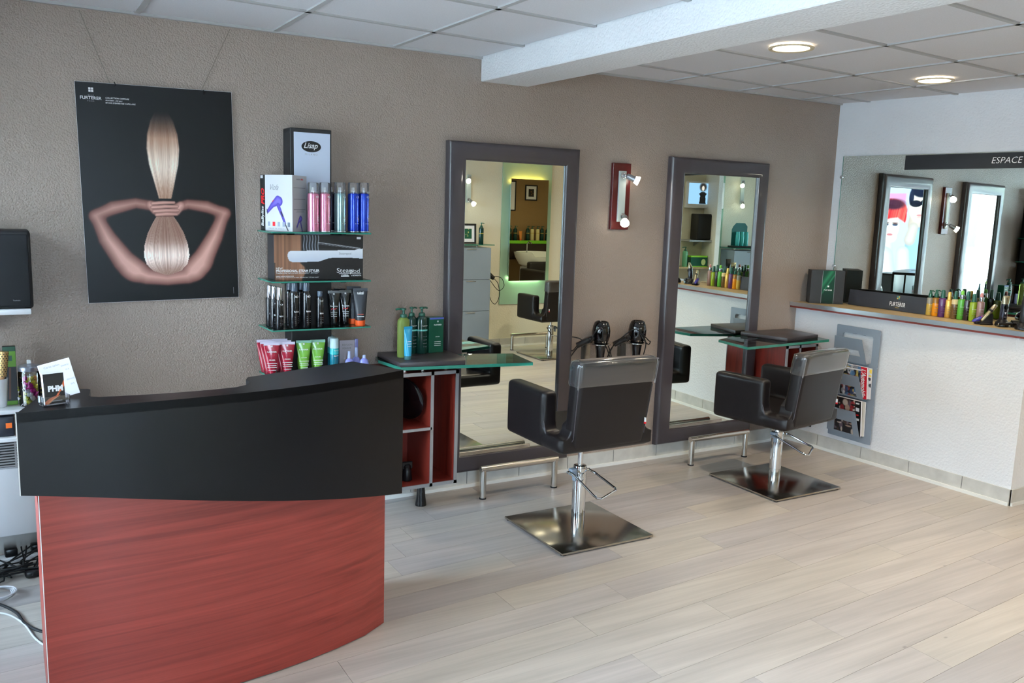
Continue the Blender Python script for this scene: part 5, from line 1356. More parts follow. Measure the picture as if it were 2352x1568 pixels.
def pocket(zb, zt, y0, y1, c0, c1, cza, czb):
    """flap bent forward from its foot, with a window cut in it"""
    outer = [(y1, zt), ((y0 + y1) / 2 + .02, zt), ((y0 + y1) / 2 - .02, zt), (y0, zt), (y0 - .012, (zb + zt) / 2), (y0 - .025, zb), (y1 + .025, zb), (y1 + .012, (zb + zt) / 2)]
    hole = [(c1, czb), ((c0 + c1) / 2 + .02, czb), ((c0 + c1) / 2 - .02, czb), (c0, czb), (c0 - .006, (cza + czb) / 2), (c0 - .012, cza), (c1 + .012, cza), (c1 + .006, (cza + czb) / 2)]
    b = MB(); n = 8
    def X_(z): return -.046 - (z - zb) / (zt - zb) * .032
    V = [[[b.bm.verts.new((X_(p[1]) - t, p[0] + .533, p[1] - .505)) for p in ring] for ring in (outer, hole)] for t in (0, .003)]
    for i in range(n):
        j = (i + 1) % n
        for s in (0, 1): b.bm.faces.new((V[s][0][i], V[s][0][j], V[s][1][j], V[s][1][i]))
        for r_ in (0, 1): b.bm.faces.new((V[0][r_][i], V[0][r_][j], V[1][r_][j], V[1][r_][i]))
    b.build('pocket_flap', GREY_PAINT, mr, smooth=False)
    b = MB(); b.box(-.049, -.016, y0 - .025 + .533, y1 + .025 + .533, zb - .003 - .505, zb - .505); b.build('pocket_floor', GREY_PAINT, mr, smooth=False)
pocket(.655, .815, -.612, -.40, -.582, -.44, .700, .738)
pocket(.425, .572, -.612, -.40, -.578, -.445, .430, .496)
pocket(.170, .335, -.612, -.40, -.580, -.445, .176, .258)
def magazine(label, loc, w, h, th, tilt, paint, spine=None):
    t = thing('magazine', label, 'magazine', loc, 0, 'magazines in the grey wall rack')
    M = Matrix.Rotation(-tilt, 4, 'Y')
    b = MB(); b.box(-th / 2, th / 2, -w / 2, w / 2, 0, h, .0012, 1); b.xf(M); b.build('pages', PAPER, t, smooth=False)
    P = Paint(w, h, 60, 80, (30, 30, 34)); paint(P)
    MF = M @ basis((-th / 2 - .0006, 0, h / 2), (0, -1, 0), (0, 0, 1)); P.build('cover', MF, PRINT_GLOSS, t)
    return t, MF
def noisy(P, cols, seed, n=40):
    r = np.random.RandomState(seed)
    for k in range(n):
        x, y = r.rand(2); a, b_ = r.rand(2) * .09 + .02; P.mix(P.ell(x, y, a, b_, .3) * .85, cols[r.randint(len(cols))])
def cover_a(P):
    noisy(P, [(206, 204, 206), (90, 130, 170), (50, 66, 104), (150, 70, 70), (196, 170, 90), (40, 44, 52), (150, 150, 156)], 2, 110); P.rect(0, .10, 1, .13, (236, 234, 232)); P.rect(.77, 0, 1, 1, (206, 30, 48))
t, MF = magazine('car magazine with red spine banner in the middle pocket of the rack', (xl(-.55) - .037, -.555, .428), .21, .212, .012, .10, cover_a)
text("L'Automobile", MF @ Matrix.Translation((.080, -.002, .001)) @ Matrix.Rotation(-PI / 2, 4, 'Z'), INK_W, t, width=.19, height=.036, bold=.03, shear=.25)
def cover_b(P):
    P.A[:] = (226, 222, 226); noisy(P, [(206, 40, 50), (240, 200, 50), (230, 226, 226), (40, 40, 46)], 6, 40)
magazine('thin magazine with yellow and red corner behind the car magazine', (xl(-.55) - .0265, -.575, .430), .205, .205, .006, .05, cover_b)
def cover_c(P):
    noisy(P, [(34, 28, 30), (70, 50, 46), (180, 150, 130), (110, 96, 110), (206, 190, 176), (150, 40, 44)], 9, 60); P.rect(.78, 0, 1, 1, (22, 22, 24)); P.rect(.82, .06, .94, .1, (230, 230, 230)); P.rect(.82, .2, .94, .3, (220, 220, 226)); P.rect(.84, .38, .92, .42, (206, 40, 40)); P.rect(.82, .5, .94, .56, (226, 226, 226))
magazine('dark magazine with brown photograph in the lowest pocket of the rack', (xl(-.55) - .037, -.528, .174), .225, .238, .012, .10, cover_c)
def cover_d(P):
    P.A[:] = (214, 208, 196)
magazine('cream magazine behind the dark one in the lowest pocket', (xl(-.55) - .0265, -.548, .176), .215, .232, .006, .05, cover_d)
# ---------------------------------------------------------------- corner left of the desk
ss = thing('speaker_shelf', 'white wall shelf under the black loudspeaker', 'shelf', (-1.55, 0, 1.10))
b = MB(); b.box(-.19, .135, -.24, -.001, 0, .022, .004, 2); b.build('board', WHITE_PL, ss)
b = MB(); b.prism([(-.001, 0), (-.16, 0), (-.001, -.09)], 'x', -.01, .01); b.build('bracket', WHITE_PL, ss, smooth=False)
sp_ = thing('loudspeaker', 'black loudspeaker on the white wall shelf', 'speaker', (-1.535, -.12, 1.1225))
b = MB(); b.box(-.13, .13, -.10, .10, 0, .315, .012, 3); b.build('cabinet', MATTE_BLACK, sp_)
b = MB(); b.box(-.12, .12, -.108, -.098, .01, .300, .006, 2); b.build('grille', mat('speaker_cloth', (18, 20, 24), .75, bump=(900., .3, .001), vary=.05), sp_)
text('Technics', Matrix.Translation((.07, -.1085, .035)) @ UPM, INK_G, sp_, width=.026)
ht = thing('convector_heater', 'white electric convector heater with top grille on the wall', 'heater', (-1.6, 0, .134))
b = MB(); b.box(-.45, .33, -.13, -.02, 0, .300, .008, 2); b.box(-.45, .33, -.125, -.02, .300, .425, .003, 1); b.build('body', mat('heater_white', (214, 216, 220), .4, vary=.02), ht)
b = MB(); b.box(-.43, .31, -.128, -.124, .305, .412); b.build('grille_recess', MATTE_BLACK, ht, smooth=False)
for k in range(9):
    b = MB(); b.box(-.43, .31, -.134, -.126, .309 + k * .0118, .315 + k * .0118); b.build('slat', mat('heater_slat', (150, 150, 152), .45, vary=.02), ht, smooth=False)
for x in (-.3, -.1, .1, .3):
    b = MB(); b.box(x - .004, x + .004, -.1345, -.126, .305, .412); b.build('grille_post', MATS['heater_slat'], ht, smooth=False)
b = MB(); b.box(-.45, .33, -.132, -.02, .415, .430, .003, 1); b.build('top_cover', MATS['heater_white'], ht)
for z, d, nm, lb in ((.596, .25, 'wall_shelf', 'white shelf above the heater carrying the router'), (.700, .20, 'wall_shelf', 'white upper shelf holding brushes, box and sweet jar')):
    s = thing(nm, lb, 'shelf', (-1.65, 0, z), 0, 'white wall shelves beside the desk')
    b = MB(); b.box(-.42, .36 if z > .65 else .2, -d, -.001, -.018, 0, .003, 1); b.build('board', WHITE_PL, s)
    for x in (-.35, .15):
        b = MB(); b.prism([(-.001, -.018), (-.12, -.018), (-.001, -.06)], 'x', x - .008, x + .008); b.build('bracket', WHITE_PL, s, smooth=False)
ro = thing('internet_router', 'dark router box with small orange square logo', 'router', (-1.55, -.165, .5965))
b = MB(); b.box(-.10, .052, -.06, .06, 0, .078, .006, 2); b.build('case', mat('router_grey', (38, 42, 52), .4, vary=.04), ro)
decal(rect(.022, .022), Matrix.Translation((.032, -.0605, .046)) @ UPM, mat('orange_logo', (240, 110, 30), .4, vary=.01), ro, 'logo')
for k in range(4):
    for j in range(5): decal(oval(.0035, .0035, n=8), Matrix.Translation((-.015 - j * .011, -.0605, .02 + k * .012)) @ UPM, INK_K, ro, 'vent_hole')
gbx = thing('brush_box', 'tall narrow green and black brush carton leaning on the wall', 'carton', (-1.503, -.085, .7005), .0)
b = MB(); b.box(-.024, .024, -.015, .015, 0, .250, .002, 1); b.build('carton', MATS['charcoal_card'], gbx)
P = Paint(.046, .248, 24, 110, (20, 22, 26)); P.rect(0, 0, 1, .08, (24, 74, 50)); P.rect(0, .08, 1, .34, (110, 170, 40)); P.rect(.2, .15, .7, .24, (40, 90, 60)); P.rect(0, .93, 1, 1, (110, 170, 40))
P.mix(np.clip(1 - np.abs(P.X - (.6 - P.Y * .25)) / .12, 0, 1) * (P.Y > .36) * (P.Y < .9), (130, 66, 36))
P.build('print', Matrix.Translation((0, -.0156, .125)) @ UPM, PRINT, gbx)
pt = thing('brush_pot', 'white plastic cup holding round brushes', 'cup', (-1.548, -.115, .7005))
b = MB(); b.lathe([(.026, 0), (.028, .003), (.036, .118), (.038, .12), (.034, .12), (.027, .006), (.0005, .006)], 26); b.build('cup', WHITE_PL, pt)
for nm, x, top, lean_, lb, m in (('round_brush', -1.541, .99, .02, 'round brush with perforated gold barrel in the white cup', mat('gold_barrel', (196, 160, 104), .35, .5, vary=.05)), ('round_brush', -1.575, 1.02, -.03, 'dark bristle brush in the white cup', MATTE_BLACK)):
    q = thing(nm, lb, 'hair brush', (x, -.115, .708), 0, 'brushes in the white cup')
    b = MB(); b.cyl((-.004, 0, 0), (lean_ * .4, 0, .12), .007, .010, n=12); b.build('handle', mat('pale_wood_handle', (190, 140, 100), .4, vary=.05), q)
    b = MB(); b.cyl((lean_ * .4, 0, .12), (lean_, 0, .225), .018, .018, n=20); b.build('barrel', m, q)
    for k in range(11):
        for j in range(10):
            a = j / 10. * 2 * PI + (k % 2) * .3; z = .124 + k * .0092; cx = lean_ * .4 + lean_ * .6 * (z - .12) / .105
            M = Matrix.Translation((cx, 0, z)) @ Matrix.Rotation(a, 4, 'Z') @ UPM @ Matrix.Translation((0, 0, .0181))
            decal(oval(.0026, .0026, n=6), M, INK_K, q, 'perforation') if nm and m is MATS['gold_barrel'] and abs((a % (2 * PI)) - PI) > 1.2 else None
jr = thing('sweet_jar', 'glass jar of wrapped sweets with brushed metal lid', 'jar', (-1.432, -.13, .7005))
b = MB(); b.lathe([(.040, 0), (.044, .004), (.044, .142), (.040, .15), (.038, .15), (.042, .14), (.042, .006), (.0005, .006)], 30); b.build('glass_body', thin_glass('jar_glass', (.95, .97, .97), 1.2), jr)
b = MB(); b.lathe([(.043, .150), (.044, .152), (.044, .166), (.040, .171), (.012, .178), (.0005, .178)], 30); b.build('lid', mat('brushed_lid', (170, 176, 188), .3, .9, vary=.03), jr)
b = MB(); b.box(-.008, .008, -.008, .008, .178, .194, .002, 1); b.build('knob', WHITE_PL, jr)
rs = random.Random(11); SW = [mat('sweet_%d' % k, c, .3, coat=.3, vary=.15, vscale=60.) for k, c in enumerate(((240, 236, 240), (196, 40, 140), (222, 204, 50), (232, 140, 50), (232, 230, 236), (170, 170, 50)))]
def sweet(m):
    b = MB(); b.sphere((0, 0, 0), .014, .0105, .0105, 10, 6)
    for s in (-1, 1): b.prism([(s * .011, -.001), (s * .022, -.007), (s * .022, .007), (s * .011, .001)], 'y', -.0008, .0008)
    return b.mesh('wrapper')
SM = sweet(None)
for k in range(46):
    lay = k // 7; a = (k % 7) / 7. * 2 * PI + lay * .5; R = .027 if k % 7 else .008
    o = bpy.data.objects.new('wrapped_sweet', SM.copy() if k < 6 else bpy.data.objects['wrapped_sweet' if k % 6 == 0 else 'wrapped_sweet.%03d' % (k % 6)].data)
    COL.objects.link(o)
    if k < 6: o.data.materials.append(SW[k])
    o.location = (-1.432 + math.cos(a) * R, -.13 + math.sin(a) * R, .7005 + .018 + lay * .0165); o.rotation_euler = (rs.uniform(-1, 1), rs.uniform(-.6, .6), rs.uniform(0, 6))
    tag(o, ('white', 'magenta', 'yellow', 'orange', 'white', 'olive')[k % 6] + ' wrapped sweet inside the glass jar', 'sweet', 'wrapped sweets in the glass jar')
# card holder and price sheet on the desk
chd = thing('card_holder', 'clear card holder with black and orange business cards on the desk', 'card holder', (-1.397, -1.515, 1.0005), .28)
chd.scale = (.76, .76, .76)
b = MB(); b.box(-.048, .048, -.030, .02, 0, .006, .002, 1); b.box(-.048, .048, -.030, -.026, .006, .036, .001, 1); b.box(-.048, -.044, -.03, .02, .006, .036); b.box(.044, .048, -.03, .02, .006, .036); b.build('holder', thin_glass('holder_acrylic', (.93, .93, .95), 2.), chd)
P = Paint(.072, .112, 60, 94, (20, 20, 22))
m, _ = P.cap([(-.05, 1.05, .12), (.25, .86, .075), (.6, .76, .04), (.85, .52, .05), (1.05, .3, .09)], .02); P.mix(m, (216, 104, 60))
m, _ = P.cap([(.1, 1.0, .05), (.4, .86, .03), (.75, .74, .012)], .02); P.mix(m, (236, 150, 100))
MC = Matrix.Translation((0, -.012, .062)) @ Matrix.Rotation(-.13, 4, 'X') @ UPM
b = MB(); b.box(-.036, .036, -.056, .056, -.018, -.0003); b.xf(MC); b.build('card_stack', PAPER, chd, smooth=False)
P.build('card_print', MC, PRINT, chd)
text('PHM', MC @ Matrix.Translation((.004, .0, .001)), INK_W, chd, width=.052, height=.022, bold=.05)
text('COIFFURE', MC @ Matrix.Translation((.008, -.016, .001)), INK_K, chd, width=.04, height=.005, bold=.03)
decal(rect(.036, .003), MC @ Matrix.Translation((.006, -.046, .001)), INK_G, chd, 'small_print')
psh = thing('price_sheet', 'white price sheet standing behind the business cards', 'price card', (-1.378, -1.440, 1.0005), .10)
psh.scale = (.82, .82, .82)
MP = Matrix.Translation((0, 0, .068)) @ Matrix.Rotation(-.22, 4, 'Y') @ Matrix.Rotation(-.12, 4, 'X') @ UPM
b = MB(); b.box(-.052, .052, -.066, .066, -.004, 0, .001, 1); b.xf(MP); b.build('sheet', PAPER, psh, smooth=False)
text('Carte salon', MP @ Matrix.Translation((-.01, .052, 0)), INK_G, psh, width=.05, height=.007)
for x, y, s in ((.032, .044, 'SHAMPOO'), (.036, .028, '10 %'), (.036, -.008, 'SERVICE'), (.038, -.026, '20 %')): text(s, MP @ Matrix.Translation((x, y, 0)), INK_G, psh, width=.026 if len(s) > 5 else .012, height=.0055)
b = MB(); b.box(-.03, .03, -.02, .03, 0, .004); b.build('foot', CLEAR_PL, psh, smooth=False)

# cables and power strip on the floor
ps = thing('power_strip', 'white power strip with black plugs on the floor under the heater', 'power strip', (-1.48, -.10, 0), .12)
b = MB(); b.box(-.15, .19, -.03, .03, 0, .04, .006, 2); b.build('strip', WHITE_PL, ps)
for x in (-.06, .04): b = MB(); b.box(x - .024, x + .024, -.022, .022, .04, .075, .006, 2); b.build('plug', BLACK_PL, ps)
b = MB(); b.box(.09, .16, -.03, .03, .04, .1, .008, 2); b.build('adapter', BLACK_PL, ps)
WCAB = mat('white_cable', (196, 196, 200), .45, vary=.03)
def cable(label, pts, r, m, closed=False):
    o = MB().tube(smooth_path(pts), r, 8).build('cable', m, None)
    return tag(o, label, 'cable', 'cables on the floor behind the desk')
cable('thick black cable crossing the floor towards the desk', [(-1.72, -.40, .005), (-1.60, -.50, .005), (-1.53, -.62, .005), (-1.50, -.74, .005), (-1.44, -.84, .005), (-1.36, -.86, .005)], .0055, RUBBER)
cable('single white cable curving under the desk', [(-1.70, -.56, .004), (-1.58, -.60, .004), (-1.51, -.72, .004), (-1.47, -.88, .004), (-1.42, -.98, .004), (-1.34, -1.0, .004)], .0036, WCAB)
for k in range(4): cable(('outer', 'second', 'third', 'inner')[k] + ' loop of the coiled white cable', [(-1.66 + .12 * math.cos(a) * (1 - k * .12) + .02 * k, -.42 + .085 * math.sin(a) * (1 - k * .1) - .012 * k, .006 + .007 * k) for a in [i * .55 for i in range(13)]], .003, WCAB)
rc = random.Random(21)
for k in range(7):
    x, y = -1.60 + rc.uniform(-.06, .06), -.235 + rc.uniform(-.06, .05)
    pts = [(x + rc.uniform(-.14, .16), y + rc.uniform(-.09, .08), .006 + rc.uniform(0, .05)) for i in range(7)] + [(-1.50 + .04 * k * .5, -.10, .07)]
    cable('thin black cable of the tangle, %s' % ('reaching the first plug', 'looping lowest', 'looping highest', 'lying nearest the wall', 'lying nearest the desk', 'crossing the adapter', 'ending at the far plug')[k], pts, .0035, RUBBER)
ad_ = thing('cable_adapter', 'small black power adapter lying on the tangled cables', 'adapter', (-1.452, -.285, .004), .2)
b = MB(); b.box(-.04, .04, -.018, .018, 0, .026, .006, 2); b.build('case', BLACK_PL, ad_)
b = MB(); b.tube([(.04, 0, .013), (.055, 0, .013)], .005, 8); b.build('strain_relief', RUBBER, ad_)
# ---------------------------------------------------------------- opposite side of the room, seen in the mirrors
GG = mat('green_back_painted_glass', (160, 194, 172), .08, coat=.5, vary=.02)
op = thing('backlit_mirror', 'backlit mirror on a pale green glass panel on the cream wall', 'mirror', (3.645, YO, .76))
b = MB(); b.box(-.325, .325, .001, .012, -.27, 1.33); b.build('glass_panel', GG, op, smooth=False)
b = MB(); b.box(-.245, .245, .062, .070, 0, 1.14); b.build('mirror_glass', MIRROR, op, smooth=False)
b = MB(); b.box(-.22, .22, .012, .060, .05, 1.09); b.build('backing', WHITE_PL, op, smooth=False)
GLOW = mat('lit_tube', (255, 230, 170), .4, emit=70., emit_rgb=(255, 190, 84)); GLOWG = mat('lit_tube_pale', (220, 255, 220), .4, emit=40., emit_rgb=(236, 255, 200))
b = MB(); b.cyl((-.2, .036, 1.12), (.2, .036, 1.12), .011); b.build('upper_tube', GLOW, op)
b = MB(); b.cyl((-.2, .036, .02), (.2, .036, .02), .011); b.build('lower_tube', GLOWG, op)
gp = thing('glass_panel', 'pale green glass panel fixed beside the white pillar', 'glass panel', (1.80, YO, .76))
b = MB(); b.box(-.1, .09, .001, .012, -.3, 1.3); b.build('panel', GG, gp, smooth=False)
b = MB(); b.box(.09, .0935, .001, .0125, -.3, 1.3); b.build('edge', GLASS_EDGE, gp, smooth=False)
def grey_cabinet(label, x0, x1, yf, z1, zs):
    t = thing('drawer_cabinet', label, 'cabinet', ((x0 + x1) / 2, YO, 0), 0, 'grey drawer cabinets on the cream wall'); w = (x1 - x0) / 2; d = yf - YO
    b = MB(); b.box(-w, w, .002, d - .018, .12, z1, .002, 1); b.build('body', GREY_PAINT, t)
    n = 3; hh = (z1 - .12) / n
    for k in range(n):
        b = MB(); b.box(-w, w, d - .016, d, .122 + k * hh, .118 + (k + 1) * hh, .002, 1); f = b.build('drawer', GREY_PAINT, t)
        b = MB(); b.box(-.06, .06, d, d + .008, .12 + (k + 1) * hh - .02, .12 + (k + 1) * hh - .012, .002, 1); b.build('handle', STEEL, f)
    for x in (-w * .6, w * .6):
        b = MB(); b.cyl((x, d * .5, z1), (x, d * .5, zs - .008), .012); b.build('glass_support', STEEL, t)
        b = MB(); b.lathe([(.03, 0), (.024, .05), (.017, .12)], 18, (x, d * .5, 0)); b.build('leg', BLACK_PL, t)
    b = MB(); b.box(-w - .02, w + .03, .01, d + .02, zs - .008, zs); me = b.mesh('shelf', False); me.materials.append(GLASS_FACE); me.materials.append(GLASS_EDGE)
    for p in me.polygons: p.material_index = 0 if abs(p.normal.z) > .7 else 1
    put('glass_shelf', me, None, t)
    return t
grey_cabinet('tall grey drawer cabinet next to the backlit mirror', 2.56, 3.04, -4.05, 1.145, 1.180)
grey_cabinet('tall grey drawer cabinet next to the white pillar', 1.21, 1.69, -4.05, 1.145, 1.18)
def framed(label, loc, w, h, face, bd=.03, pic=((24, 90, 66), (214, 196, 120)), group='framed pictures in black frames', lean=0.):
    """face: 0 looks to -y, PI looks to +y"""
    t = thing('picture_frame', label, 'picture', loc, face, group)
    M = Matrix.Rotation(-lean, 4, 'X')
    for q in ((-w / 2, w / 2, h - .02, h), (-w / 2, w / 2, 0, .02), (-w / 2, -w / 2 + .02, .02, h - .02), (w / 2 - .02, w / 2, .02, h - .02)):
        b = MB(); b.box(q[0], q[1], -.018, 0, q[2], q[3], .002, 1); b.xf(M); b.build('frame', MATTE_BLACK, t)
    b = MB(); b.box(-w / 2 + .02, w / 2 - .02, -.01, -.004, .02, h - .02); b.xf(M); b.build('mount', PAPER, t, smooth=False)
    P = Paint(w * .45, h * .5, 30, 34, pic[0]); noisy(P, list(pic), 3, 14)
    P.build('picture_print', M @ Matrix.Translation((0, -.0105, h / 2)) @ UPM, PRINT, t)
    return t
framed('small framed green picture standing on the grey cabinet', (2.815, -4.17, 1.182), .19, .215, PI, lean=.05)
pump_bottle('dark green pump bottle with gold band on the grey cabinet', (2.955, -4.13, 1.1805), .185, .027, DKG, band=mat('gold_band', (190, 160, 60), .4, vary=.02), prints=False)
dz = thing('hair_dryer', 'black hair dryer hanging on the side of the grey cabinet', 'hair dryer', (3.075, -4.19, .80), 0, 'black hair dryers on wall holders')
b = MB(); b.revolve((0, 0, .05), (.75, .35, -.5), [(.02, -.05), (.034, -.03), (.036, .02), (.026, .06), (.02, .09), (.0005, .09)], 20); b.build('barrel', BLACK_PL, dz)
b = MB(); b.tube([(0, 0, .05), (.0, .01, -.01), (.0, .02, -.07)], .014, 10); b.build('handle', BLACK_PL, dz)
b = MB(); b.tube(smooth_path([(.0, .02, -.07), (.03, .03, -.22), (.09, .04, -.28), (.14, .04, -.18), (.12, .03, -.05), (.06, .02, .02), (.15, .05, .01), (.19, .05, -.08), (.13, .03, -.13), (.03, .02, -.02)]), .0036, 8); b.build('cord', RUBBER, dz)
b = MB(); b.box(-.034, -.028, -.04, .04, -.02, .06); b.build('hook_plate', STEEL, dz, smooth=False)
# screen, loudspeaker and shelves by the pillar
tv = thing('television', 'white framed television showing a model in black on blue', 'television', (2.0, YO, 1.81), PI)
b = MB(); b.box(-.27, .27, -.06, -.01, -.165, .155, .01, 2); b.build('bezel', WHITE_PL, tv)
b = MB(); b.box(-.1, .1, -.012, -.0, -.1, .1); b.build('wall_mount', MATTE_BLACK, tv, smooth=False)
P = Paint(.47, .25, 90, 50, (150, 190, 236)); P.rect(.86, 0, 1, 1, (14, 14, 18))
P.mix(P.ell(.42, .18, .10, .2, .5), (40, 36, 36)); P.mix(P.ell(.42, .24, .04, .12, .3), (226, 206, 200)); P.mix(P.poly([(.32, 1), (.34, .6), (.30, .5), (.37, .42), (.47, .42), (.54, .5), (.50, .6), (.52, 1)]), (10, 10, 12))
P.build('screen', Matrix.Translation((0, -.0606, .01)) @ UPM, screen_mat('screen_glow', 1.6), tv)
s2 = thing('wall_shelf', 'small wall shelf under the loudspeaker on the cream wall', 'shelf', (2.08, YO, 1.262), PI, 'shelves on the cream wall')
b = MB(); b.box(-.2, .2, -.22, -.001, -.02, 0, .003, 1); b.build('board', ALU, s2); b = MB(); b.prism([(-.001, -.02), (-.15, -.02), (-.001, -.08)], 'x', -.01, .01); b.build('bracket', ALU, s2, smooth=False)
l2 = thing('loudspeaker', 'black loudspeaker below the television', 'speaker', (2.04, -4.25, 1.2625), PI)
b = MB(); b.box(-.12, .12, -.08, .08, 0, .315, .012, 3); b.build('cabinet', MATTE_BLACK, l2); b = MB(); b.box(-.11, .11, -.087, -.078, .012, .30, .005, 2); b.build('grille', MATS['speaker_cloth'], l2)
s3 = thing('wall_shelf', 'pale wood wall shelf with green products', 'shelf', (2.13, YO, .935), PI, 'shelves on the cream wall')
b = MB(); b.box(-.28, .22, -.22, -.001, -.02, 0, .003, 1); b.build('board', OAK, s3, smooth=False); b = MB(); b.prism([(-.001, -.02), (-.15, -.02), (-.001, -.08)], 'x', -.01, .01); b.build('bracket', ALU, s3, smooth=False)
pump_bottle('pale green pump bottle on the pale wood wall shelf', (2.28, -4.21, .9355), .195, .034, mat('pale_green_bottle', (96, 156, 120), .25, vary=.04), prints=False)
gt = thing('treatment_box', 'wide green and lime carton on the pale wood wall shelf', 'carton', (2.11, -4.21, .9355), PI)
b = MB(); b.box(-.115, .115, -.05, .05, 0, .135, .002, 1); b.build('carton', mat('bottle_green_card', (16, 78, 58), .3), gt); b = MB(); b.box(-.116, .116, -.051, .051, .118, .1365, .001, 1); b.build('lime_band', mat('lime_band', (130, 196, 50), .4, vary=.02), gt)
decal(oval(.03, .038, .06, .06), Matrix.Translation((0, -.0505, 0)) @ UPM, mat('pale_lime_ink', (196, 220, 160), .5, vary=.02), gt, 'emblem'); b = MB(); b.box(-.116, .116, -.051, .051, 0, .012, .001, 1); b.build('lime_band', MATS['lime_band'], gt)
dsp = thing('product_display', 'teal card display holding turquoise bottles on the glass shelf', 'product display', (1.54, -4.16, 1.1805), PI)
b = MB(); b.box(-.15, .15, -.07, .05, 0, .022, .003, 1); b.build('tray', BLACK_PL, dsp)
b = MB(); b.prism([(-.12, .022), (.10, .022), (.10, .26), (.06, .30), (-.06, .30), (-.10, .26), (-.12, .22)], 'y', .02, .026); b.build('back_card', mat('teal_card', (28, 98, 98), .4, vary=.04), dsp, smooth=False)
TQ = mat('turquoise_gloss', (64, 176, 178), .25, coat=.3, vary=.04)
for k in range(3):
    o = MB().lathe([(.024, 0), (.026, .004), (.026, .13), (.022, .14), (.022, .17), (.0005, .171)], 22).build('spray_bottle', TQ, None)
    o.location = (1.54 + (k - 1) * .062, -4.135, 1.2027)
    tag(o, ('turquoise bottle in the teal display, next to the pillar side', 'turquoise bottle in the teal display, the middle one', 'turquoise bottle in the teal display, farthest from the pillar')[2 - k], 'bottle', 'turquoise bottles in the teal display')

# window posters (printed film in the shop window)
wp = thing('window_poster', 'tall portrait poster hung inside the shop window', 'poster', (XW + .02, -2.26, 1.45), PI / 2)
P = Paint(.64, 1.26, 140, 270, (214, 220, 238))
X, Y = P.X, P.Y
P.mix(np.clip((.13 - Y) / .02, 0, 1), (206, 210, 226)); P.mix(np.clip((.62 - X) / .05, 0, 1) * (Y > .12) * (Y < .36), (200, 130, 160))
def blob(pts, c, soft=.03):
    m, d = P.cap(pts, soft); t = np.clip(-d / .12, 0, 1)[..., None]; P.mix(m, np.array(c, float) * (.82 + .18 * t))
blob([(.84, .36, .15), (.84, .44, .17)], (226, 188, 172)); blob([(.92, .60, .26), (.98, .85, .34)], (166, 192, 228)); blob([(.80, .47, .10), (.74, .60, .12)], (230, 200, 190))
P.mix(P.ell(.86, .25, .19, .165, .10), (238, 206, 190)); P.mix(P.ell(.90, .075, .22, .085, .15), (20, 24, 40)); P.mix(P.ell(.70, .16, .05, .08, .3), (24, 28, 44))
P.mix(P.ell(.80, .225, .12, .035, .12), (18, 20, 30)); P.mix(P.ell(1.0, .215, .11, .035, .12), (18, 20, 30)); P.mix(P.ell(.93, .28, .025, .03, .6), (216, 176, 160)); P.mix(P.ell(.90, .345, .065, .010, .4), (186, 110, 112)); P.mix(P.ell(.90, .365, .06, .008, .6), (214, 160, 150))
blob([(.30, .62, .10), (.26, .72, .16)], (240, 220, 212)); blob([(.20, .80, .24), (.22, 1.05, .34)], (236, 228, 232)); blob([(.62, .74, .14), (.66, .95, .16)], (244, 228, 220)); blob([(.08, .62, .03), (.12, .74, .05)], (236, 200, 188))
P.mix(P.ell(.29, .475, .215, .150, .06), (248, 230, 222)); P.mix(P.ell(.33, .58, .14, .06, .2), (246, 226, 216))
r = np.random.RandomState(2); st = np.interp(X * 70 + Y * 22, np.arange(130), r.rand(130))[..., None]
red = np.array([150., 26., 36.]) * (1 - st) + np.array([236., 92., 76.]) * st
hm_ = np.maximum(P.ell(.28, .30, .36, .125, .08), np.maximum(P.ell(.02, .38, .13, .12, .15), P.ell(.54, .36, .10, .11, .2)))
hm_ *= np.clip((np.interp(X, [0, .1, .3, .45, .62, 1], [.52, .43, .395, .385, .44, .44]) - Y) / .02, 0, 1); P.mix(hm_, red)
P.mix(P.ell(.34, .235, .24, .055, .5) * .85, (40, 24, 40))
for ex in (.215, .41):
    P.mix(P.ell(ex, .452, .055, .012, .3), (70, 74, 96)); P.mix(P.ell(ex, .432, .065, .007, .4), (110, 66, 60)); P.mix(P.ell(ex, .444, .06, .006, .4), (40, 34, 40))
P.mix(P.ell(.32, .515, .03, .010, .6), (226, 190, 180)); P.mix(P.ell(.315, .556, .065, .014, .35), (206, 124, 124)); P.mix(P.ell(.315, .553, .06, .004, .5), (150, 70, 76))
P.build('printed_film', UPM, print_mat('window_film', .4, 0., .75), wp)
for z in (-.64, .64): b = MB(); b.box(-.32, .32, -.006, .006, z - .01, z + .01); b.build('rail', BLACK_PL, wp)
blk = thing('display_plinth', 'low black plinth in front of the shop window', 'plinth', (-1.98, -2.12, 0))
b = MB(); b.box(-.15, .15, -.22, .22, 0, .86, .006, 2); b.build('body', MATTE_BLACK, blk); b = MB(); b.box(-.16, .16, -.23, .23, .86, .88, .004, 1); b.build('top', BLACK_LAM, blk)

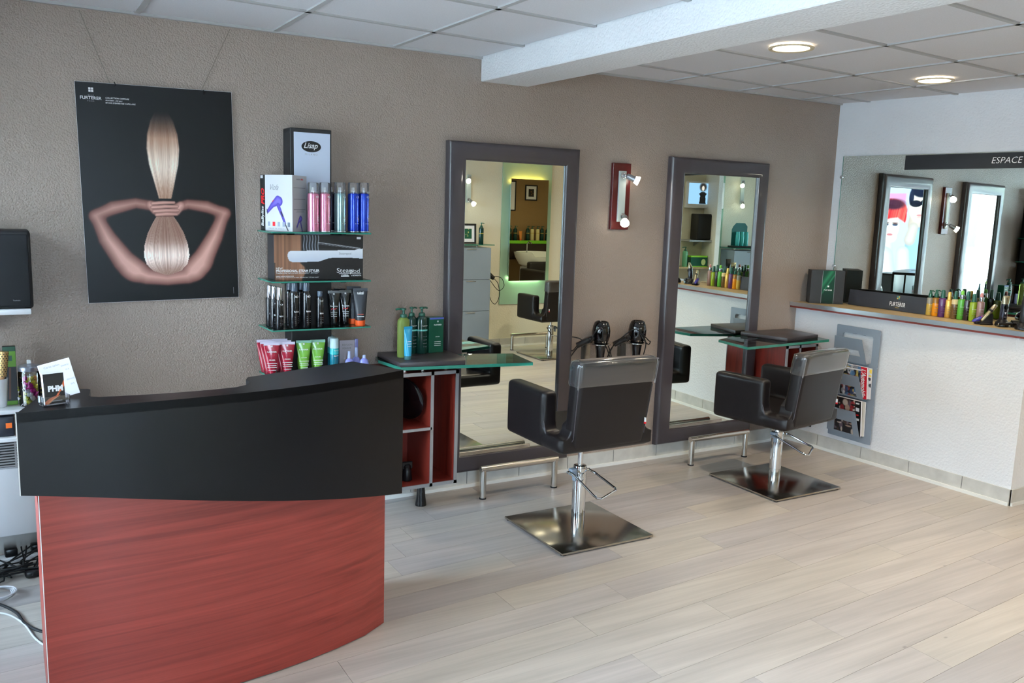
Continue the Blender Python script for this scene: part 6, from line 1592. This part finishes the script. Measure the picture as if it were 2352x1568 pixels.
# washing area behind the partition, seen in the backlit mirror
wu = thing('wash_unit', 'dark leather wash chair with white tilting basin', 'wash unit', (6.05, -.85, 0), 0)
b = MB(); b.box(-.34, .34, -.75, .05, .12, .40, .03, 3); b.build('seat', BLACK_LEATHER, wu)
for s in (-1, 1): b = MB(); b.box(s * .36 - .07, s * .36 + .07, -.70, .06, .10, .62, .03, 3); b.build('armrest', BLACK_LEATHER, wu)
b = MB(); b.box(-.28, .28, -.02, .10, .35, .72, .03, 3); b.build('backrest', BLACK_LEATHER, wu)
b = MB(); b.box(-.17, .17, .16, .5, 0, .62, .02, 2); b.build('pedestal', WHITE_PL, wu)
b = MB()
ringso, n = [], 32
for r, z in ((.10, .60), (.22, .66), (.28, .78), (.30, .86), (.27, .865), (.24, .80), (.18, .70), (.06, .66)):
    ringso.append([Vector((r * 1.2 * math.cos(2 * PI * i / n), .32 + r * .95 * math.sin(2 * PI * i / n), z - (.07 if (math.sin(2 * PI * i / n) < -.9 and r > .23) else 0))) for i in range(n)])
b.ring_loft(ringso); b.build('basin', mat('white_ceramic', (236, 236, 232), .12, coat=.5, vary=.01), wu)
b = MB(); b.tube([(.0, .56, .84), (0, .56, .98), (0, .50, 1.02), (0, .42, 1.0)], .012, 10); b.build('tap', CHROME, wu)
wc = thing('wash_counter', 'dark wall counter with bright green front rail behind the wash chair', 'counter', (6.2, 0, 0))
b = MB(); b.box(-.75, .75, -.22, -.001, .72, 1.02, .004, 1); b.build('body', mat('dark_brown_counter', (46, 34, 28), .35, vary=.08), wc)
b = MB(); b.box(-.75, .75, -.24, -.22, .985, 1.035); b.build('green_rail', mat('bright_green_rail', (120, 196, 40), .4, vary=.02), wc, smooth=False)
b = MB(); b.box(-.75, .75, -.22, -.001, 1.02, 1.028); b.build('shelf_top', MATTE_BLACK, wc, smooth=False)
for k in range(11):
    x = 5.72 + k * .098 + (0.05 if k > 2 else 0); cream = k in (5, 6)
    if k == 3: continue
    pump_bottle(('cream pump bottle on the green edged counter, ' if cream else 'dark green pump bottle on the green edged counter, ') + ('first', 'second', 'third', '', 'fourth', 'fifth', 'sixth', 'seventh', 'eighth', 'ninth', 'tenth')[k] + ' in the row', (x, -.12 + .02 * (k % 2), 1.0285), .20, .034, mat('cream_bottle', (226, 210, 150), .3, vary=.03) if cream else DKG, band=MATS['gold_band'], group='pump bottles on the wash counter', prints=False)
sq_tube('treatment_tube', 'orange tube between the dark pump bottles on the wash counter', (6.02, -.12, 1.0285), .16, .06, .02, .02, mat('orange_tube', (226, 140, 60), .3, vary=.03), ORG, 'tubes on the wash counter')
framed('small black framed picture on the tan wall', (6.27, -.001, 1.70), .24, .26, 0, pic=((30, 28, 26), (196, 120, 40)))
framed('larger black framed picture on the tan wall', (5.80, -.001, 1.52), .34, .50, 0, pic=((226, 214, 180), (196, 180, 140)))
ld = bpy.data.lights.new('washroom_lamp', 'AREA'); ld.shape = 'DISK'; ld.size = .25; ld.energy = 38; ld.color = (1, .82, .55)
t = thing('ceiling_lamp', 'round ceiling lamp of the washing area', 'ceiling lamp', (5.4, -2.2, H))
b = MB(); b.lathe([(.15, 0), (.15, -.03), (.13, -.045), (.0005, -.045)], 32); b.build('diffuser', mat('warm_diffuser', (255, 236, 200), .4, emit=4., emit_rgb=(255, 226, 176)), t)
b = MB(); b.lathe([(.16, 0), (.16, -.012), (.15, -.012)], 32); b.build('rim', ALU, t)
lo = bpy.data.objects.new('washroom_lamp', ld); COL.objects.link(lo); lo.parent = t; lo.location = (0, 0, -.06)
for x, y, nm in ((-.05, -2.9, 'round recessed downlight added for warm light over the reception side'), (2.35, -2.75, 'round recessed downlight added for warm light over the middle of the salon'), (3.2, -3.3, 'round recessed downlight added for warm light before the backlit mirror')):
    downlight(x, y, nm, 18.)  # extra downlights added out of frame to give warm light
